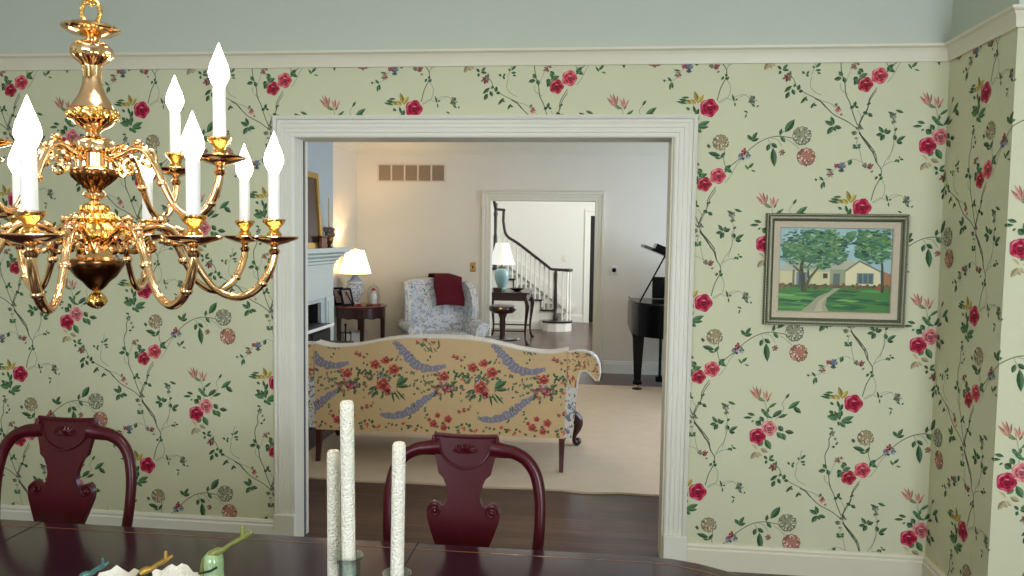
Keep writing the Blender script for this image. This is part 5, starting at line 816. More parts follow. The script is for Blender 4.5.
# inside back cushion, seat and front
mb = MB(); mb.prism([(SX0+.02, .42), (SX1-.02, .42)]+[(x, z-.03) for x, z in topl[2:-2]][::-1], SY+.14, SY+.22, lambda a, b, d: (a, d, b)); build('inside_back', mb, 'sofa_side', t)
build('seat_deck', MB().box(SX0+.02, SX1-.02, SY+.14, SY+.80, .25, .36), 'sofa_side', t)
build('seat_cushion', MB().box(SX0+.03, SX1-.03, SY+.22, SY+.84, .36, .49, .03), 'sofa_side', t)
for s, xe in ((-1, SX0), (1, SX1)):
    # outward rolled arm: section drawn in plan-facing x/z, carried forward along y
    sec = [(.0, .25), (.035, .25), (.060, .45), (.068, .60), (.072, .66), (.090, .715), (.125, .725), (.165, .69), (.196, .655), (.212, .655), (.222, .70), (.214, .765), (.190, .815), (.15, .845), (.10, .858), (.05, .856), (.0, .846), (-.05, .80), (-.06, .5), (-.05, .25)]
    rings = []
    for k in range(9):
        y = SY+.01+.64*k/8; dz = -.10*(k/8)**1.4; dx = .02*sin(pi*k/8)
        rings.append([(xe+s*(x*(1-.1*k/8)+dx*(1 if z > .6 else 0)), y, z+(dz if z > .5 else 0)) for x, z in sec])
    build('arm', MB().loft(rings), 'sofa_side', t, angle=50)
    pan = [(x, z) for x, z in sec if z > .60 and x >= .0]+[(-.03, .80), (-.03, .63)]
    pm = MB(); pm.prism([(.0, .62), (.068, .60)]+[q for q in sec[4:17]], SY-.006, SY+.03, lambda a, b, d: (xe+s*a, d, b)); build('arm_panel', pm, 'sofa_print', t)
    bl = MB()
    P = [(xe+s*x, SY-.004, z) for x, z in sec[3:17]]; bl.tube(P, .007, 6)
    build('piping', bl, 'piping_cream', t)
    # raked square back leg and carved front leg with ball foot
    lx = xe-s*.03
    build('leg', MB().loft([[(lx+q*w-s*0+o_, SY+.03+p*w+oy, z) for q, p in ((-1, -1), (1, -1), (1, 1), (-1, 1))] for z, w, o_, oy in ((.25, .020, 0, 0), (.13, .017, 0, -.008), (.0135, .014, 0, -.03))]), 'leg_wood', t, smooth=False)
    fx = xe+s*.03
    S = spline([(fx, SY+.70, .26), (fx+s*.03, SY+.72, .21), (fx+s*.035, SY+.72, .16), (fx+s*.01, SY+.70, .09), (fx+s*.01, SY+.70, .05), (fx+s*.03, SY+.72, .033)], 4)
    mb = MB().tube(S, sample([.034, .042, .034, .017, .018, .03], 4), 10); mb.sphere((fx+s*.034, SY+.725, .043), .030, 12); build('leg', mb, 'dark_wood', t)
    build('stretcher', MB().tube([(lx, SY+.03, .19), (fx, SY+.69, .225)], .010, 6), 'dark_wood', t)

# ================================================================ FIREPLACE MANTEL
t = thing('fireplace_mantel', 'pale painted mantelpiece with a stepped shelf on the chimney breast', 'mantelpiece', (BX1, 2.7, 0))
XF = BX1
prof = [(0, 1.30), (.02, 1.30), (.02, 1.335), (.035, 1.345), (.035, 1.365), (.06, 1.38), (.06, 1.395), (.10, 1.42), (.10, 1.435), (.145, 1.455), (.145, 1.495), (0, 1.495)]
mb = MB()
rings = []
for (y, sgn) in ((BY0+.02, -1), (BY1-.05, 1)):
    rings.append([(XF+o, y+sgn*o, z) for o, z in prof])
mb.loft(rings); build('shelf', mb, 'mantel_paint', t, smooth=False)
build('frieze', MB().box(XF, XF+.022, BY0+.03, BY1-.06, 1.02, 1.30).box(XF+.022, XF+.030, BY0+.25, BY1-.28, 1.07, 1.26), 'mantel_paint', t)
for (a, b) in ((BY0+.03, FOY0-.10), (FOY1+.10, BY1-.06)):
    build('pilaster', MB().box(XF, XF+.03, a, b, 0, 1.02).box(XF+.03, XF+.038, a+.04, b-.04, .18, .98).box(XF, XF+.045, a-.01, b+.01, 0, .15), 'mantel_paint', t)
build('surround', MB().box(XF, XF+.012, FOY0-.10, FOY0, 0, 1.02).box(XF, XF+.012, FOY1, FOY1+.10, 0, 1.02).box(XF, XF+.012, FOY0, FOY1, FOZ, 1.02), 'breast_paint', t)
# fireplace tools and screen
t = thing('fire_screen', 'black wire fire screen inside the fireplace opening', 'screen', (XF, 2.7, 0))
mb = MB()
for i in range(3):
    y0 = 2.2+i*.34; 
    for (a, b, c, d) in ((y0, y0+.32, .01, .03), (y0, y0+.32, .66, .68), (y0, y0+.02, .01, .68), (y0+.30, y0+.32, .01, .68)): mb.box(XF-.10, XF-.085, a, b, c, d)
build('frame', mb, 'black_metal', t, smooth=False)
mb = MB()
for i in range(34): y = 2.215+i*.030; mb.box(XF-.094, XF-.091, y, y+.003, .03, .66)
for i in range(20): z = .05+i*.031; mb.box(XF-.094, XF-.091, 2.21, 3.2, z, z+.003)
build('mesh', mb, 'black_metal', t, smooth=False)
t = thing('fireplace_tools', 'black iron fireplace tool stand beside the far pilaster', 'tools', (XF+.16, 3.55, 0))
mb = MB().lathe([(.10, .0), (.10, .015), (.03, .03), (.008, .04), (.008, .72), (.016, .74), (.0001, .76)], (XF+.16, 3.55, 0), 16)
mb.tube([(XF+.10, 3.55, .66), (XF+.22, 3.55, .66)], .006, 6); build('stand', mb, 'black_metal', t)
for dx in (-.055, .055): build('poker', MB().tube([(XF+.16+dx, 3.55, .08), (XF+.16+dx, 3.55, .64), (XF+.16+dx*.9, 3.535, .68)], [.012, .005, .009], 8), 'black_metal', t)

# mantel ornaments (they stand on the shelf)
MZ = 1.495
t = thing('picture_frame', 'tall narrow gilt frame leaning on the mantel shelf', 'frame', (-2.50, 3.02, MZ))
mb = MB(); 
def leanbox(mb, y0, y1, z0, z1, x0, x1, k=.07):
    s = len(mb.v); mb.box(x0, x1, y0, y1, z0, z1)
    for i in range(s, len(mb.v)): v = mb.v[i]; mb.v[i] = (v[0]-k*(v[2]-MZ), v[1], v[2])
for (a, b, c, d) in ((2.60, 3.10, 0, .05), (2.60, 3.10, .63, .68), (2.60, 2.65, .05, .63), (3.05, 3.10, .05, .63)): leanbox(mb, a, b, MZ+c, MZ+d, -2.53, -2.50)
build('moulding', mb, 'gold_leaf', t, smooth=False)
mb = MB(); leanbox(mb, 2.65, 3.05, MZ+.05, MZ+.63, -2.528, -2.515); build('picture', mb, 'dark_wood', t, smooth=False)
t = thing('wooden_box', 'small brown wooden box on the mantel in front of the gilt frame', 'box', (-2.47, 3.02, MZ))
build('body', MB().box(-2.49, -2.46, 2.95, 3.09, MZ+.001, MZ+.10, .004), 'red_wood', t); build('lid', MB().box(-2.493, -2.457, 2.945, 3.095, MZ+.10, MZ+.115, .003), 'red_wood', t)
t = thing('flower_urn', 'dark urn of dried flowers with a tall gold stem on the mantel', 'urn', (-2.53, 3.34, MZ))
c = (-2.53, 3.34, MZ)
build('urn', MB().lathe([(.03, .001), (.032, .01), (.014, .02), (.03, .045), (.042, .075), (.036, .10), (.040, .108), (.03, .11)], c, 16), 'dark_brass', t)
mb = MB(); rnd = random.Random(5)
for i in range(30):
    a, b, q = rnd.uniform(0, 6.28), rnd.uniform(0, 1.2), rnd.uniform(.02, .055)
    mb.sphere((c[0]+q*cos(a)*.8, c[1]+q*sin(a), MZ+.115+.07*rnd.random()), rnd.uniform(.012, .022), 6)
build('flowers', mb, 'dried_flowers', t)
build('stem', MB().tube([(c[0], c[1], MZ+.10), (c[0], c[1]+.004, MZ+.30), (c[0]-.004, c[1]+.002, MZ+.47)], [.007, .008, .004], 8), 'gold_leaf', t)

# ================================================================ BLACK CABINET beside the hearth
t = thing('side_cabinet', 'low black lacquered cabinet with a painted highlight on its front edge by the fireplace', 'cabinet', (-2.42, 2.6, 0))
build('body', MB().box(-2.54, -2.33, 1.85, 2.80, .001, .815, .004), 'black_lacquer', t)
build('top', MB().box(-2.55, -2.31, 1.83, 2.83, .815, .838, .004), 'black_lacquer', t)
build('edge_highlight', MB().box(-2.309, -2.302, 1.83, 2.83, .816, .842, .002), 'plate_white', t)  # white strip painted as the glint along the lacquered edge
build('side_unit', MB().box(-2.54, -2.31, 2.835, 3.42, .001, .60, .006), 'black_lacquer', t)
for i in range(2):
    d = build('door', MB().box(-2.329, -2.318, 1.87+i*.465, 2.31+i*.465, .05, .79, .003), 'black_lacquer', t)
    build('knob', MB().sphere((-2.308, 2.27+i*.12, .43), .011, 10), 'brass', d)

# ================================================================ LAMP TABLE, LAMP AND ORNAMENTS
TX, TY2, TR, TZ = -2.655, 4.75, .295, .83
t = thing('lamp_table', 'round mahogany side table with a scalloped apron beside the wing chair', 'table', (TX, TY2, 0))
build('top', MB().lathe([(.0001, TZ-.022), (TR-.01, TZ-.022), (TR, TZ-.012), (TR, TZ-.006), (TR-.008, TZ), (.0001, TZ)], (TX, TY2, 0), 40), 'red_wood', t)
mb = MB(); n = 72; R1 = TR-.03
for i in range(n):
    a = 2*pi*i/n; zb = TZ-.135-.012*abs(sin(6*a))
    for r in (R1, R1-.015): mb.v += [(TX+r*cos(a), TY2+r*sin(a), TZ-.022), (TX+r*cos(a), TY2+r*sin(a), zb)]
for i in range(n):
    j = (i+1) % n; q = [i*4, i*4+1, i*4+2, i*4+3]; r = [j*4, j*4+1, j*4+2, j*4+3]
    mb.face((q[0], r[0], r[1], q[1])); mb.face((q[2], q[3], r[3], r[2])); mb.face((q[1], r[1], r[3], q[3]))
build('apron', mb, 'dark_wood', t)
for k in range(4):
    a = radians(-70+k*90); x, y = TX+(R1-.02)*cos(a), TY2+(R1-.02)*sin(a)
    build('leg', MB().loft([[(x+q*w, y+p*w, z) for q, p in ((-1, -1), (1, -1), (1, 1), (-1, 1))] for z, w in ((TZ-.03, .024), (TZ-.15, .022), (.001, .013))]), 'dark_wood', t, smooth=False)
LX, LY = -2.745, 4.82
t = thing('table_lamp', 'lit table lamp with a pleated cream shade and painted porcelain base', 'lamp', (LX, LY, TZ))
build('base', MB().lathe([(.075, .001), (.078, .012), (.05, .022), (.045, .03), (.055, .06), (.085, .13), (.098, .19), (.095, .215), (.070, .232)], (LX, LY, TZ), 28), 'painted_porcelain', t)
build('neck', MB().lathe([(.070, .232), (.095, .245), (.090, .262), (.055, .285), (.04, .31), (.02, .33), (.012, .34), (.012, .40)], (LX, LY, TZ), 24), 'porcelain', t)
mb = MB(); pl = lambda a, k: 1+.018*cos(40*a)
mb.lathe([(.178, .345), (.165, .40), (.140, .48), (.115, .56), (.098, .615)], (LX, LY, TZ), 160, mod=pl); mb.f = mb.f[:-2]; mb.m = mb.m[:-2]; mb.c = mb.c[:-2]
sh = build('lamp_shade', mb, 'shade_fabric', t, recalc=False)
build('trim_band', MB().lathe([(.181, .340), (.183, .345), (.181, .350), (.179, .345), (.181, .340)], (LX, LY, TZ), 60), 'gold_leaf', sh)
build('finial', MB().tube([(LX, LY, TZ+.40), (LX, LY, TZ+.62)], .004, 6).sphere((LX, LY, TZ+.635), .012, 10), 'brass', t)
build('bulb', MB().sphere((LX, LY, TZ+.45), .03, 12), 'bulb_glow', t)
for (x, y, k, lab) in ((-2.865, 4.66, 0, 'small photo frame seen from behind at the chimney side of the table lamp'), (-2.74, 4.56, 1, 'small photo frame seen from behind in front of the lamp base')):
    t = thing('photo_frame', lab, 'frame', (x, y, TZ), group='photo frames on the lamp table')
    M_ = Matrix.Translation((x, y, TZ+.004)) @ Matrix.Rotation(radians(52), 4, 'Z') @ Matrix.Rotation(radians(-20), 4, 'X') @ Matrix.Scale(1.12, 4)
    mb = MB()
    for (a, b, c, d) in ((-.065, .065, 0, .018), (-.065, .065, .162, .18), (-.065, -.048, .018, .162), (.048, .065, .018, .162)): mb.box(a, b, -.008, .008, c, d)
    mb.xform(M_); build('frame', mb, 'black_lacquer', t, smooth=False)
    build('photograph', MB().box(-.05, .05, -.003, .003, .015, .165).xform(M_), 'photo_paper', t, smooth=False)
    p0, p1 = M_ @ Vector((0, -.008, .14)), M_ @ Vector((0, -.095, .02))
    p1.z = TZ+.006; build('easel_strut', MB().tube([p0, p1], .008, 6), 'black_lacquer', t)
CX_, CY_ = -2.50, 4.72
t = thing('glass_cloche', 'clear glass dome on a wooden foot on the lamp table', 'cloche', (CX_, CY_, TZ))
build('foot', MB().lathe([(.085, .001), (.085, .014), (.070, .02)], (CX_, CY_, TZ), 24), 'red_wood', t)
build('dome', MB().lathe([(.068, .021), (.072, .10), (.066, .17), (.045, .215), (.012, .232), (.014, .246), (.0001, .256)], (CX_, CY_, TZ), 28), 'clear_glass', t)
t = thing('figurine', 'white figurine with a red cap inside the glass dome', 'figurine', (CX_, CY_, TZ+.02))
build('body', MB().lathe([(.038, .0015), (.040, .01), (.036, .05), (.040, .085), (.026, .115), (.018, .122), (.024, .135), (.018, .152), (.0001, .156)], (CX_, CY_, TZ+.02), 16), 'porcelain', t)
build('cap', MB().lathe([(.025, .147), (.024, .158), (.010, .176), (.0001, .180)], (CX_, CY_, TZ+.02), 14), 'red_glaze', t)
t = thing('trinket_dish', 'small red glazed dish at the foot of the table lamp', 'dish', (-2.625, 4.575, TZ))
build('dish', MB().lathe([(.015, .001), (.026, .008), (.034, .022), (.031, .022), (.022, .010), (.0001, .006)], (-2.625, 4.575, TZ), 18), 'red_glaze', t)
t = thing('waste_bin', 'white panelled waste bin under the lamp table', 'bin', (-2.73, 4.82, 0))
mb = MB(); mb.loft([[(-2.73+q*w, 4.82+p*w, z) for q, p in ((-1, -1), (1, -1), (1, 1), (-1, 1))] for z, w in ((.001, .09), (.50, .11))]); build('body', mb, 'plate_white', t, smooth=False)
build('rim', MB().box(-2.845, -2.615, 4.705, 4.935, .50, .515, .004), 'plate_white', t)

# ================================================================ WING CHAIR
t = thing('wing_chair', 'wing chair in pale blue floral chintz against the far wall', 'armchair', (0, 0, 0))
FAB = 'chair_chintz'
# local frame: chair faces -y, origin under the middle of the seat
bk = [(-.33, .36), (.33, .36), (.335, .70), (.335, 1.02), (.31, 1.085), (.25, 1.10), (.12, 1.112), (0, 1.118), (-.12, 1.112), (-.25, 1.10), (-.31, 1.085), (-.335, 1.02), (-.335, .70)]
lean = lambda a, b, d: (a, d+.20+.20*(b-.36), b)
mb = MB(); ring = lambda k, d: [lean(a*k, .36+(b-.36)*(1-(1-k)*.6), d) for a, b in bk]
mb.loft([ring(.92, -.03), ring(.985, -.005), ring(1, .03), ring(1, .11), ring(.97, .14)]); build('backrest', mb, FAB, t, angle=60)
build('piping', MB().tube([lean(a*.985, .36+(b-.36)*.991, -.006) for a, b in bk[2:-1]], .009, 6), 'piping_cream', t)
for s in (-1, 1):
    # wing: curved panel from the top of the back down to the arm
    yz = [(.30, 1.07), (.20, 1.075), (.08, 1.02), (-.01, .90), (-.03, .78), (.0, .66), (.06, .60), (.22, .58), (.27, .80)]
    mb = MB(); mb.prism(yz, 0, 1, lambda a, b, d: (s*(.325+.075*d+.12*max(0, (.22-a))), a, b)); build('wing', mb, FAB, t, angle=50)
    build('piping', MB().tube([(s*(.325+.04+.12*max(0, .22-a)), a, b) for a, b in yz[:7]], .011, 6), 'piping_cream', t)
    sec = [(.30, .30), (.40, .30), (.405, .50), (.425, .53), (.455, .545), (.468, .58), (.455, .625), (.42, .648), (.375, .648), (.34, .625), (.315, .58), (.30, .50)]
    mb = MB(); mb.loft([[(s*x, y, z) for x, z in sec] for y in (.24, .0, -.20, -.33)]); build('arm', mb, FAB, t, angle=50)
    build('front_leg', MB().tube(spline([(s*.33, -.30, .30), (s*.36, -.33, .22), (s*.335, -.31, .10), (s*.35, -.33, .02), (s*.35, -.33, .001)], 4), sample([.03, .034, .016, .026, .026], 4), 10), 'dark_wood', t)
    build('back_leg', MB().tube([(s*.30, .28, .30), (s*.30, .33, -.012)], [.022, .016], 8), 'dark_wood', t)
build('seat_frame', MB().box(-.30, .30, -.32, .24, .24, .40, .01), FAB, t)
build('seat_cushion', MB().box(-.295, .295, -.36, .20, .40, .51, .035), FAB, t)
t.location = (-1.745, 4.88, .013); t.rotation_euler = (0, 0, radians(27))
# throw over its top corner
M_ = Matrix.Translation((-1.745, 4.88, .013)) @ Matrix.Rotation(radians(27), 4, 'Z')
e = thing('knitted_throw', 'burgundy knitted throw draped over the wing chair corner', 'throw', tuple(M_ @ Vector((.17, .33, 1.1))))
mb = MB(); nx, path = 10, []
lp = [(.165, .80), (.175, .86), (.19, .95), (.215, 1.04), (.255, 1.118), (.30, 1.150), (.38, 1.156), (.46, 1.145), (.515, 1.09), (.515, .98), (.505, .88)]
S = [(q.x, q.y) for q in spline([(a, b, 0) for a, b in lp], 4)]
nu = len(S)
def T_(i, j, off):
    x0 = .03-.0*j; u = j/nx; x = -.035+.335*u+.012*sin(i*.4)
    y, z = S[i]; y += .006*sin(u*9+i*.2)
    if i < 4: z += .02*sin(u*3)-.012*u
    z -= .035*max(0, u-.6)/.4 if 12 < i < 34 else 0
    dy, dz = 0, 0
    a = S[min(i+1, nu-1)]; b = S[max(i-1, 0)]; L = sqrt((a[0]-b[0])**2+(a[1]-b[1])**2); ny, nz = -(a[1]-b[1])/L, (a[0]-b[0])/L
    return tuple(M_ @ Vector((x, y-.022+ny*off, z+nz*off)))
mb.v = [T_(i, j, .014) for i in range(nu) for j in range(nx+1)]+[T_(i, j, .0) for i in range(nu) for j in range(nx+1)]; H_ = nu*(nx+1)
for i in range(nu-1):
    for j in range(nx):
        a = i*(nx+1)+j; mb.face((a, a+1, a+nx+2, a+nx+1)); mb.face((H_+a, H_+a+nx+1, H_+a+nx+2, H_+a+1))
for i in range(nu-1):
    for j in (0, nx): a = i*(nx+1)+j; mb.face((a, a+nx+1, H_+a+nx+1, H_+a))
for j in range(nx):
    for i in (0, nu-1): a = i*(nx+1)+j; mb.face((a, a+1, H_+a+1, H_+a))
build('cloth', mb, 'burgundy_knit', e)

# ================================================================ PEDESTAL STAND by the doorway
PX, PY = -1.075, 5.10
t = thing('pedestal_stand', 'dark mahogany pedestal stand with an oval top and a low round shelf', 'stand', (PX, PY, 0))
build('top', MB().lathe([(.0001, .745), (.06, .735), (.12, .745), (.155, .775), (.160, .80), (.150, .825), (.10, .84), (.0001, .845)], (PX, PY, 0), 32), 'dark_wood', t)
build('medallion', MB().sphere((PX-.01, PY-.157, .805), .022, 10, 1, .3, .7), 'brass', t)
build('column', MB().lathe([(.05, .745), (.05, .72), (.034, .68), (.036, .60), (.030, .50), (.034, .46), (.034, .40), (.038, .30), (.05, .16), (.045, .10)], (PX, PY, 0), 20), 'dark_wood', t)
build('shelf', MB().lathe([(.03, .435), (.20, .435), (.205, .445), (.20, .455), (.03, .455)], (PX, PY, 0), 36), 'dark_wood', t)
for k in range(3):
    a = radians(-150+k*120); D = lambda r, z: (PX+r*cos(a), PY+r*sin(a), z)
    build('foot', MB().tube(spline([D(.03, .15), D(.09, .14), D(.14, .07), D(.19, .018)], 4), sample([.024, .02, .016, .015], 4), 8), 'dark_wood', t)

# ================================================================ GRAND PIANO
t = thing('grand_piano', 'black grand piano with its lid propped open at the edge of the opening', 'piano', (1.1, 5.0, RZ))
def pbuild(n, mb, *a, **k):      # the keyboard end faces the far wall
    mb.v = [(x, 9.0-y, z) for x, y, z in mb.v]; return build(n, mb, *a, **k)
P0 = [(.37, 4.45), (.37, 4.62), (.40, 4.95), (.50, 5.12), (.70, 5.22), (.95, 5.24), (1.2, 5.22), (1.5, 5.24), (1.75, 5.2), (1.84, 5.0), (1.84, 3.70), (.37, 3.70)]
PB = [(.37, 3.95), (.37, 4.30), (.38, 4.55), (.45, 4.80), (.62, 4.95), (.80, 5.02), (1.0, 5.14), (1.3, 5.30), (1.6, 5.34), (1.80, 5.22), (1.84, 5.0), (1.84, 3.95)]
SB = [(q.x, q.y) for q in spline([(a, b, 0) for a, b in PB[:-1]], 3)]+[PB[-1]]
pbuild('case', MB().prism(SB, .625, .955, lambda a, b, d: (a, b, d)), 'piano_black', t)
mb = MB(); mb.tube([(a, b, .960) for a, b in SB[:-4]], .012, 6); pbuild('rim', mb, 'piano_black', t)
mb = MB().box(.37, 1.84, 3.62, 3.95, .62, .74, .005).box(.37, .42, 3.62, 3.95, .74, .90, .005).box(1.79, 1.84, 3.62, 3.95, .74, .90, .005); pbuild('key_bed', mb, 'piano_black', t)
mb = MB()
for i in range(52): mb.box(.425+i*.0262, .449+i*.0262, 3.64, 3.79, .741, .756)
w = pbuild('keyboard', mb, 'plate_white', t, smooth=False)
mb = MB(); pat = [1, 1, 0, 1, 1, 1, 0]
for i in range(51):
    if pat[(i+5) % 7]: mb.box(.443+i*.0262, .455+i*.0262, 3.69, 3.79, .756, .766)
pbuild('black_keys', mb, 'piano_black', w, smooth=False)
pbuild('fallboard', MB().box(.42, 1.79, 3.80, 3.83, .74, .90, .004), 'piano_black', t)
d = pbuild('music_desk', MB().box(.62, 1.58, 4.00, 4.02, .96, 1.20, .006), 'piano_black', t)
# open lid hinged on the far long side, high edge towards the fireplace
LP = [(.37, 4.02), (.37, 4.30), (.38, 4.55), (.45, 4.80), (.62, 4.95), (.80, 5.02), (1.0, 5.14), (1.3, 5.30), (1.6, 5.34), (1.80, 5.22), (1.84, 5.0), (1.84, 4.02)]
ang = radians(22)
def lidf(a, b, d):
    r = 1.84-a; return (1.84-r*cos(ang)+d*sin(ang)*1., b, .985+r*sin(ang)+d*cos(ang))
pbuild('lid', MB().prism(LP, 0, .03, lidf), 'piano_black', t, smooth=False)
def lidf2(a, b, d):
    x, y, z = lidf(a, b, 0); return (x, b, z+.024+d)
mb = MB(); A0, A1 = lidf(.37, 4.02, .024), lidf(1.84, 4.02, .024)
q = [lidf(.50, 4.02, .034), lidf(1.84, 4.02, .034), lidf(1.84, 4.42, .034), lidf(.50, 4.42, .034)]; q2 = [lidf(.50, 4.02, .095), lidf(1.84, 4.02, .095), lidf(1.84, 4.42, .095), lidf(.50, 4.42, .095)]
mb.loft([q, q2]); pbuild('folded_flap', mb, 'piano_black', t, smooth=False)
pe = lidf(.62, 4.5, 0); pbuild('prop_stick', MB().tube([(.46, 4.5, .955), pe], .009, 8), 'piano_black', t)
for (x, y) in ((.455, 4.46), (1.74, 4.10), (1.30, 5.12)):
    l = pbuild('leg', MB().loft([[(x+q*w, y+p*w, z) for q, p in ((-1, -1), (1, -1), (1, 1), (-1, 1))] for z, w in ((.63, .068), (.60, .070), (.58, .060), (.12, .036), (.10, .046), (.07, .046), (.065, .025))]), 'piano_black', t, smooth=False)
    c = pbuild('caster', MB().prism([(.028*cos(a*pi/8), .028*sin(a*pi/8)) for a in range(16)], -.012, .012, lambda a, b, d: (x+d, y+a, RZ+.030+b)), 'brass', l)
    pbuild('caster_cup', MB().lathe([(.055, .001), (.05, .012), (.02, .012)], (x, y, RZ), 16), 'black_lacquer', l)
pbuild('pedal_lyre', MB().box(.70, .73, 4.15, 4.18, .10, .63).box(.84, .87, 4.15, 4.18, .10, .63).box(.67, .90, 4.12, 4.21, .05, .11, .005), 'piano_black', t)
# ================================================================ FOYER TABLE AND LAMP
t = thing('console_table', 'dark cabriole-legged console table in the foyer', 'table', (-1.34, 8.25, 0))
build('top', MB().box(-1.72, -1.0, 7.78, 8.80, .765, .79, .006), 'dark_wood', t)
build('apron', MB().box(-1.68, -1.04, 7.83, 8.76, .66, .765, .004), 'dark_wood', t)
for (x, y, s, p) in ((-1.66, 7.85, -1, -1), (-1.06, 7.85, 1, -1), (-1.66, 8.73, -1, 1), (-1.06, 8.73, 1, 1)):
    S = spline([(x, y, .70), (x+s*.03, y+p*.02, .60), (x+s*.02, y+p*.015, .45), (x, y, .22), (x+s*.005, y, .09), (x+s*.035, y+p*.03, .02), (x+s*.04, y+p*.03, .001)], 4)
    build('leg', MB().tube(S, sample([.034, .036, .026, .017, .015, .028, .026], 4), 10), 'dark_wood', t)
build('stretcher', MB().tube([(-1.66, 7.85, .20), (-1.06, 7.85, .20)], .012, 6).tube([(-1.66, 8.73, .20), (-1.06, 8.73, .20)], .012, 6), 'dark_wood', t)
FLX, FLY = -1.475, 8.25
t = thing('table_lamp', 'white-shaded lamp with a celadon ginger-jar base on the foyer table', 'lamp', (FLX, FLY, .79))
build('base', MB().lathe([(.07, .001), (.075, .02), (.062, .04), (.085, .10), (.112, .19), (.118, .26), (.105, .31), (.07, .335), (.055, .345)], (FLX, FLY, .79), 28), 'celadon', t)
build('cap', MB().lathe([(.055, .345), (.058, .355), (.03, .375), (.012, .38), (.012, .43)], (FLX, FLY, .79), 20), 'dark_brass', t)
mb = MB().lathe([(.21, .405), (.185, .46), (.15, .56), (.115, .69), (.10, .74)], (FLX, FLY, .79), 40); mb.f = mb.f[:-2]; mb.m = mb.m[:-2]; mb.c = mb.c[:-2]
build('lamp_shade', mb, 'shade_white', t, recalc=False)
t = thing('shallow_bowl', 'dark shallow bowl beside the celadon lamp', 'bowl', (-1.22, 8.12, .79))
build('bowl', MB().lathe([(.04, .001), (.07, .012), (.115, .045), (.11, .045), (.06, .016), (.0001, .010)], (-1.22, 8.12, .79), 24), 'black_lacquer', t)
t = thing('trinket_box', 'small dark red box beside the celadon lamp base', 'box', (-1.50, 7.95, .79))
build('body', MB().box(-1.56, -1.43, 7.90, 8.0, .791, .835, .004), 'dark_wood', t); build('lid', MB().box(-1.563, -1.427, 7.897, 8.003, .835, .848, .003), 'dark_wood', t)

# ================================================================ STAIRCASE
t = thing('staircase', 'white staircase with dark treads and dark handrail rising in the foyer', 'staircase', (-.7, 10.3, 0))
RISE, RUN, SY0, SY1, SX = .178, .245, 9.86, 11.15, -.72
# bullnose bottom step
bn = [(-.93, 11.15), (-.93, 9.74), (-.91, 9.64), (-.83, 9.56), (-.68, 9.54), (-.52, 9.58), (-.43, 9.68), (-.42, 9.82), (-.48, 9.94), (-.60, 10.0), (-.60, 11.15)]
build('riser', MB().prism(bn, .001, RISE-.03, lambda a, b, d: (a, b, d)), 'white_trim', t, smooth=False)
c_ = (-.72, 9.9); bn2 = [(c_[0]+(a-c_[0])*1.05, c_[1]+(b-c_[1])*1.02 if b < 10.5 else b) for a, b in bn]
build('tread', MB().prism(bn2, RISE-.03, RISE, lambda a, b, d: (a, b, d)), 'stair_dark', t, smooth=False)
for k in range(1, 5):
    x1 = SX-(k-1)*RUN; x0 = x1-RUN
    build('riser', MB().box(x0-.02, x1-.015, SY0, SY1, .001, RISE*(k+1)-.03), 'white_trim', t)
    build('tread', MB().box(x0-.02, x1+.02, SY0-.03, SY1, RISE*(k+1)-.03, RISE*(k+1), .005), 'stair_dark', t)
    build('bracket', MB().box(x1-.012, x1+.006, SY0-.012, SY0, RISE*k, RISE*(k+1)-.03), 'stair_dark', t)
LAN = RISE*6
xl = SX-4*RUN
build('landing', MB().box(-2.95, xl-.015, SY0, SY1, .001, LAN-.03), 'white_trim', t)
build('landing_floor', MB().box(-2.95, xl+.02, SY0-.03, SY1, LAN-.03, LAN, .005), 'stair_dark', t)
build('string_base', MB().box(-2.95, -1.06, SY0-.02, SY0, .001, .14), 'white_trim', t)
for k in range(3):
    build('upper_riser', MB().box(-2.95, -1.85-.0, SY0-.0-(k)*.0+.0+.3*k+.35, SY1, LAN+.001+RISE*k, LAN+RISE*(k+1)-.0), 'white_trim', t)
slope = RISE/RUN
rz = lambda x: 1.065+(-.79-x)*slope*1.02
def bal(x, zb, zt, y=SY0+.04): build('baluster', MB().lathe([(.016, 0), (.016, .10), (.012, .12), (.019, .20), (.015, .30), (.010, (zt-zb)*.8), (.014, (zt-zb)*.82), (.014, zt-zb)], (x, y, zb), 8), 'white_trim', t)
for k in range(1, 5):
    for j in (0, 1, 2): x = SX-(k-1)*RUN-.035-j*RUN/3; bal(x, RISE*(k+1), rz(x)-.02)
for k in range(5):
    a = radians(-140+k*70); bal(-.53+.075*cos(a), RISE, 1.03, 9.78+.075*sin(a))
build('newel_post', MB().lathe([(.042, 0), (.042, .06), (.028, .09), (.034, .30), (.026, .60), (.032, .78), (.028, .86)], (-.715, SY0-.02, RISE), 14), 'stair_dark', t)
sp = [(-1.63, SY0+.04, 2.10), (-1.655, SY0+.04, 2.08), (-1.66, SY0+.04, 1.95), (-1.655, SY0+.04, 1.86), (-1.60, SY0+.04, rz(-1.58)), (-1.40, SY0+.04, rz(-1.40)), (-1.10, SY0+.03, rz(-1.10)), (-.88, SY0, rz(-.88)), (-.80, SY0-.02, 1.075), (-.70, SY0-.03, 1.065), (-.56, SY0-.05, 1.062), (-.46, SY0-.07, 1.062), (-.44, SY0-.13, 1.062), (-.50, SY0-.17, 1.062), (-.58, SY0-.13, 1.062)]
hr = MB().tube(spline(sp, 4), .026, 10); hr.tube([(-1.655, SY0+.04, 2.10), (-1.79, SY0+.04, 2.11)], .024, 10); build('handrail', hr, 'stair_dark', t)
build('newel_post', MB().lathe([(.036, 0), (.036, .55), (.026, .62), (.030, .9), (.040, .96), (.028, 1.0), (.034, 1.14), (.0001, 1.16)], (-1.80, SY0+.04, 1.07), 14), 'stair_dark', t)
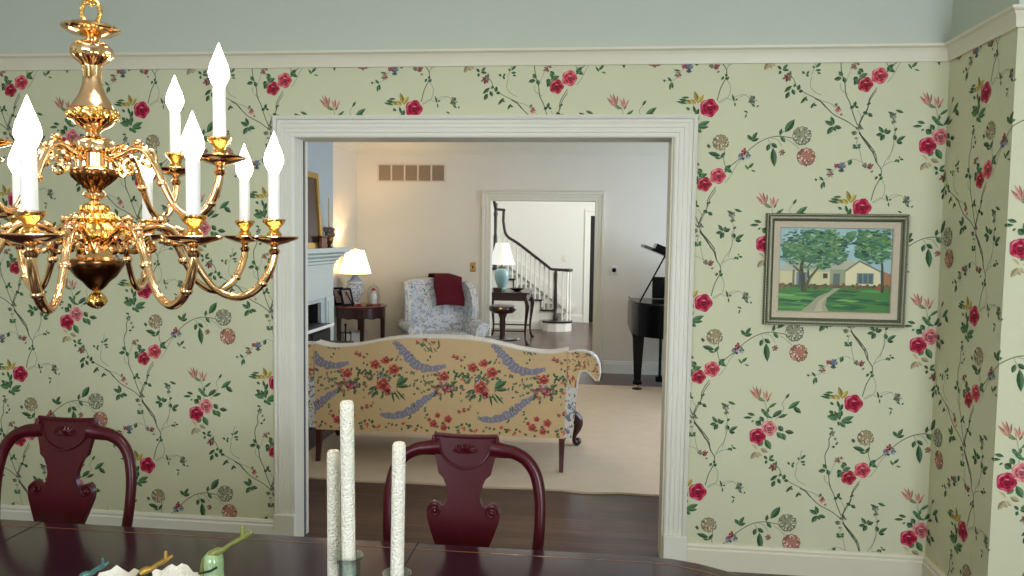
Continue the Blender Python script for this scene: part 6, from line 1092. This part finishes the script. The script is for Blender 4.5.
build('upper_rail', MB().tube([(-1.80, SY0+.04, 2.10), (-1.83, SY0-.1, 2.32), (-1.90, SY0-.4, 2.75)], .026, 10), 'stair_dark', t)
# skirting board that climbs the wall behind the steps
mb = MB(); mb.prism([(-.50, .18), (-.40, .30), (xl-.1, LAN+.34), (-2.95, LAN+.34), (-2.95, LAN), (xl, LAN)], SY1+.001, SY1+.045, lambda a, b, d: (a, d, b)); build('wall_skirt', mb, 'white_trim', t, smooth=False)
for z in (1.70, 1.53):
    k = thing('coat_hook', 'dark wall hook, %s of the pair on the stair wall' % ('upper' if z > 1.6 else 'lower'), 'hook', (-2.03, 9.9, z))
    k.location = (FX0, 10.2, z); k['group'] = 'wall hooks by the stairs'
    build('hook', MB().tube([(FX0, 10.2, z), (FX0+.05, 10.2, z-.01), (FX0+.06, 10.2, z+.03)], .012, 8), 'black_metal', k)

# ================================================================ LIGHTS
def area(name, loc, rot, sx, sy, power, col=(255, 255, 255)):
    l = bpy.data.lights.new(name, 'AREA'); l.shape = 'RECTANGLE'; l.size = sx; l.size_y = sy; l.energy = power; l.color = lin(col)
    o = bpy.data.objects.new(name, l); COL.objects.link(o); o.location = loc; o.rotation_euler = rot; return o
area('daylight_dining', ((.9+2.5)/2, YB-.12, 1.55), (radians(90), 0, 0), 1.6, 1.4, 160, (236, 244, 255))
area('daylight_dining', (-2.2, YB-.12, 1.55), (radians(90), 0, 0), 1.4, 1.4, 70, (236, 244, 255))
for a, b in lw: area('daylight_living', (LX1+.12, (a+b)/2, 1.35), (0, radians(90), 0), 1.7, b-a, 84, (208, 228, 255))
area('foyer_fill', (FX1-.02, 8.6, 1.9), (0, radians(90), 0), 2.6, 2.2, 130, (246, 248, 252))  # unseen area light added at the right wall, which has no window
area('foyer_fill', (-1, 8.2, FZ-.05), (0, 0, 0), 2, 2, 60, (252, 250, 246))  # overhead fill added under the closed foyer ceiling
def point(name, loc, e, col, r=.03):
    l = bpy.data.lights.new(name, 'POINT'); l.energy = e; l.color = lin(col); l.shadow_soft_size = r
    o = bpy.data.objects.new(name, l); COL.objects.link(o); o.location = loc
point('lamp_light', (LX, LY, TZ+.52), 26, (255, 206, 150))
point('lamp_light', (LX, LY, TZ+.37), 14, (255, 206, 150))
area('ceiling_fill_living', (-.6, 2.9, LZ-.03), (0, 0, 0), .5, .5, 14, (255, 224, 190))  # warm fill added below the living room ceiling, no fixture there
area('ceiling_fill_dining', (-.6, -2.6, ZC-.03), (0, 0, 0), 1., 1., 24, (255, 240, 220))  # broad fill added above the table, separate from the chandelier and without a fixture
w = bpy.data.worlds.new('World'); SC.world = w; w.use_nodes = True
bg = w.node_tree.nodes['Background']; bg.inputs[0].default_value = (.75, .85, 1, 1); bg.inputs[1].default_value = .8

# ================================================================ CAMERA
cd = bpy.data.cameras.new('Camera'); cam = bpy.data.objects.new('Camera', cd); COL.objects.link(cam); SC.camera = cam
cd.sensor_fit = 'HORIZONTAL'; cd.sensor_width = 36; cd.lens = 779.4/1024*36; cd.clip_start = .02; cd.clip_end = 60
yw, pt, rl = .108140091, .0650598177, .0141892872
f = Vector((-sin(yw)*cos(pt), cos(yw)*cos(pt), -sin(pt))); r = Vector((cos(yw), sin(yw), 0)); u = r.cross(f)
r2 = cos(rl)*r+sin(rl)*u; u2 = -sin(rl)*r+cos(rl)*u
cam.matrix_world = Matrix(((r2.x, u2.x, -f.x, 0), (r2.y, u2.y, -f.y, -3.83553), (r2.z, u2.z, -f.z, 1.62), (0, 0, 0, 1)))
SC.view_settings.view_transform = 'Standard'; SC.view_settings.look = 'None'; SC.view_settings.gamma = 1; SC.view_settings.use_curve_mapping = False
SC.view_settings.exposure = 0.
SC.cycles.use_denoising = True
SC.cycles.max_bounces = 10; SC.cycles.diffuse_bounces = 6; SC.cycles.caustics_reflective = False; SC.cycles.caustics_refractive = False; SC.cycles.sample_clamp_indirect = 6
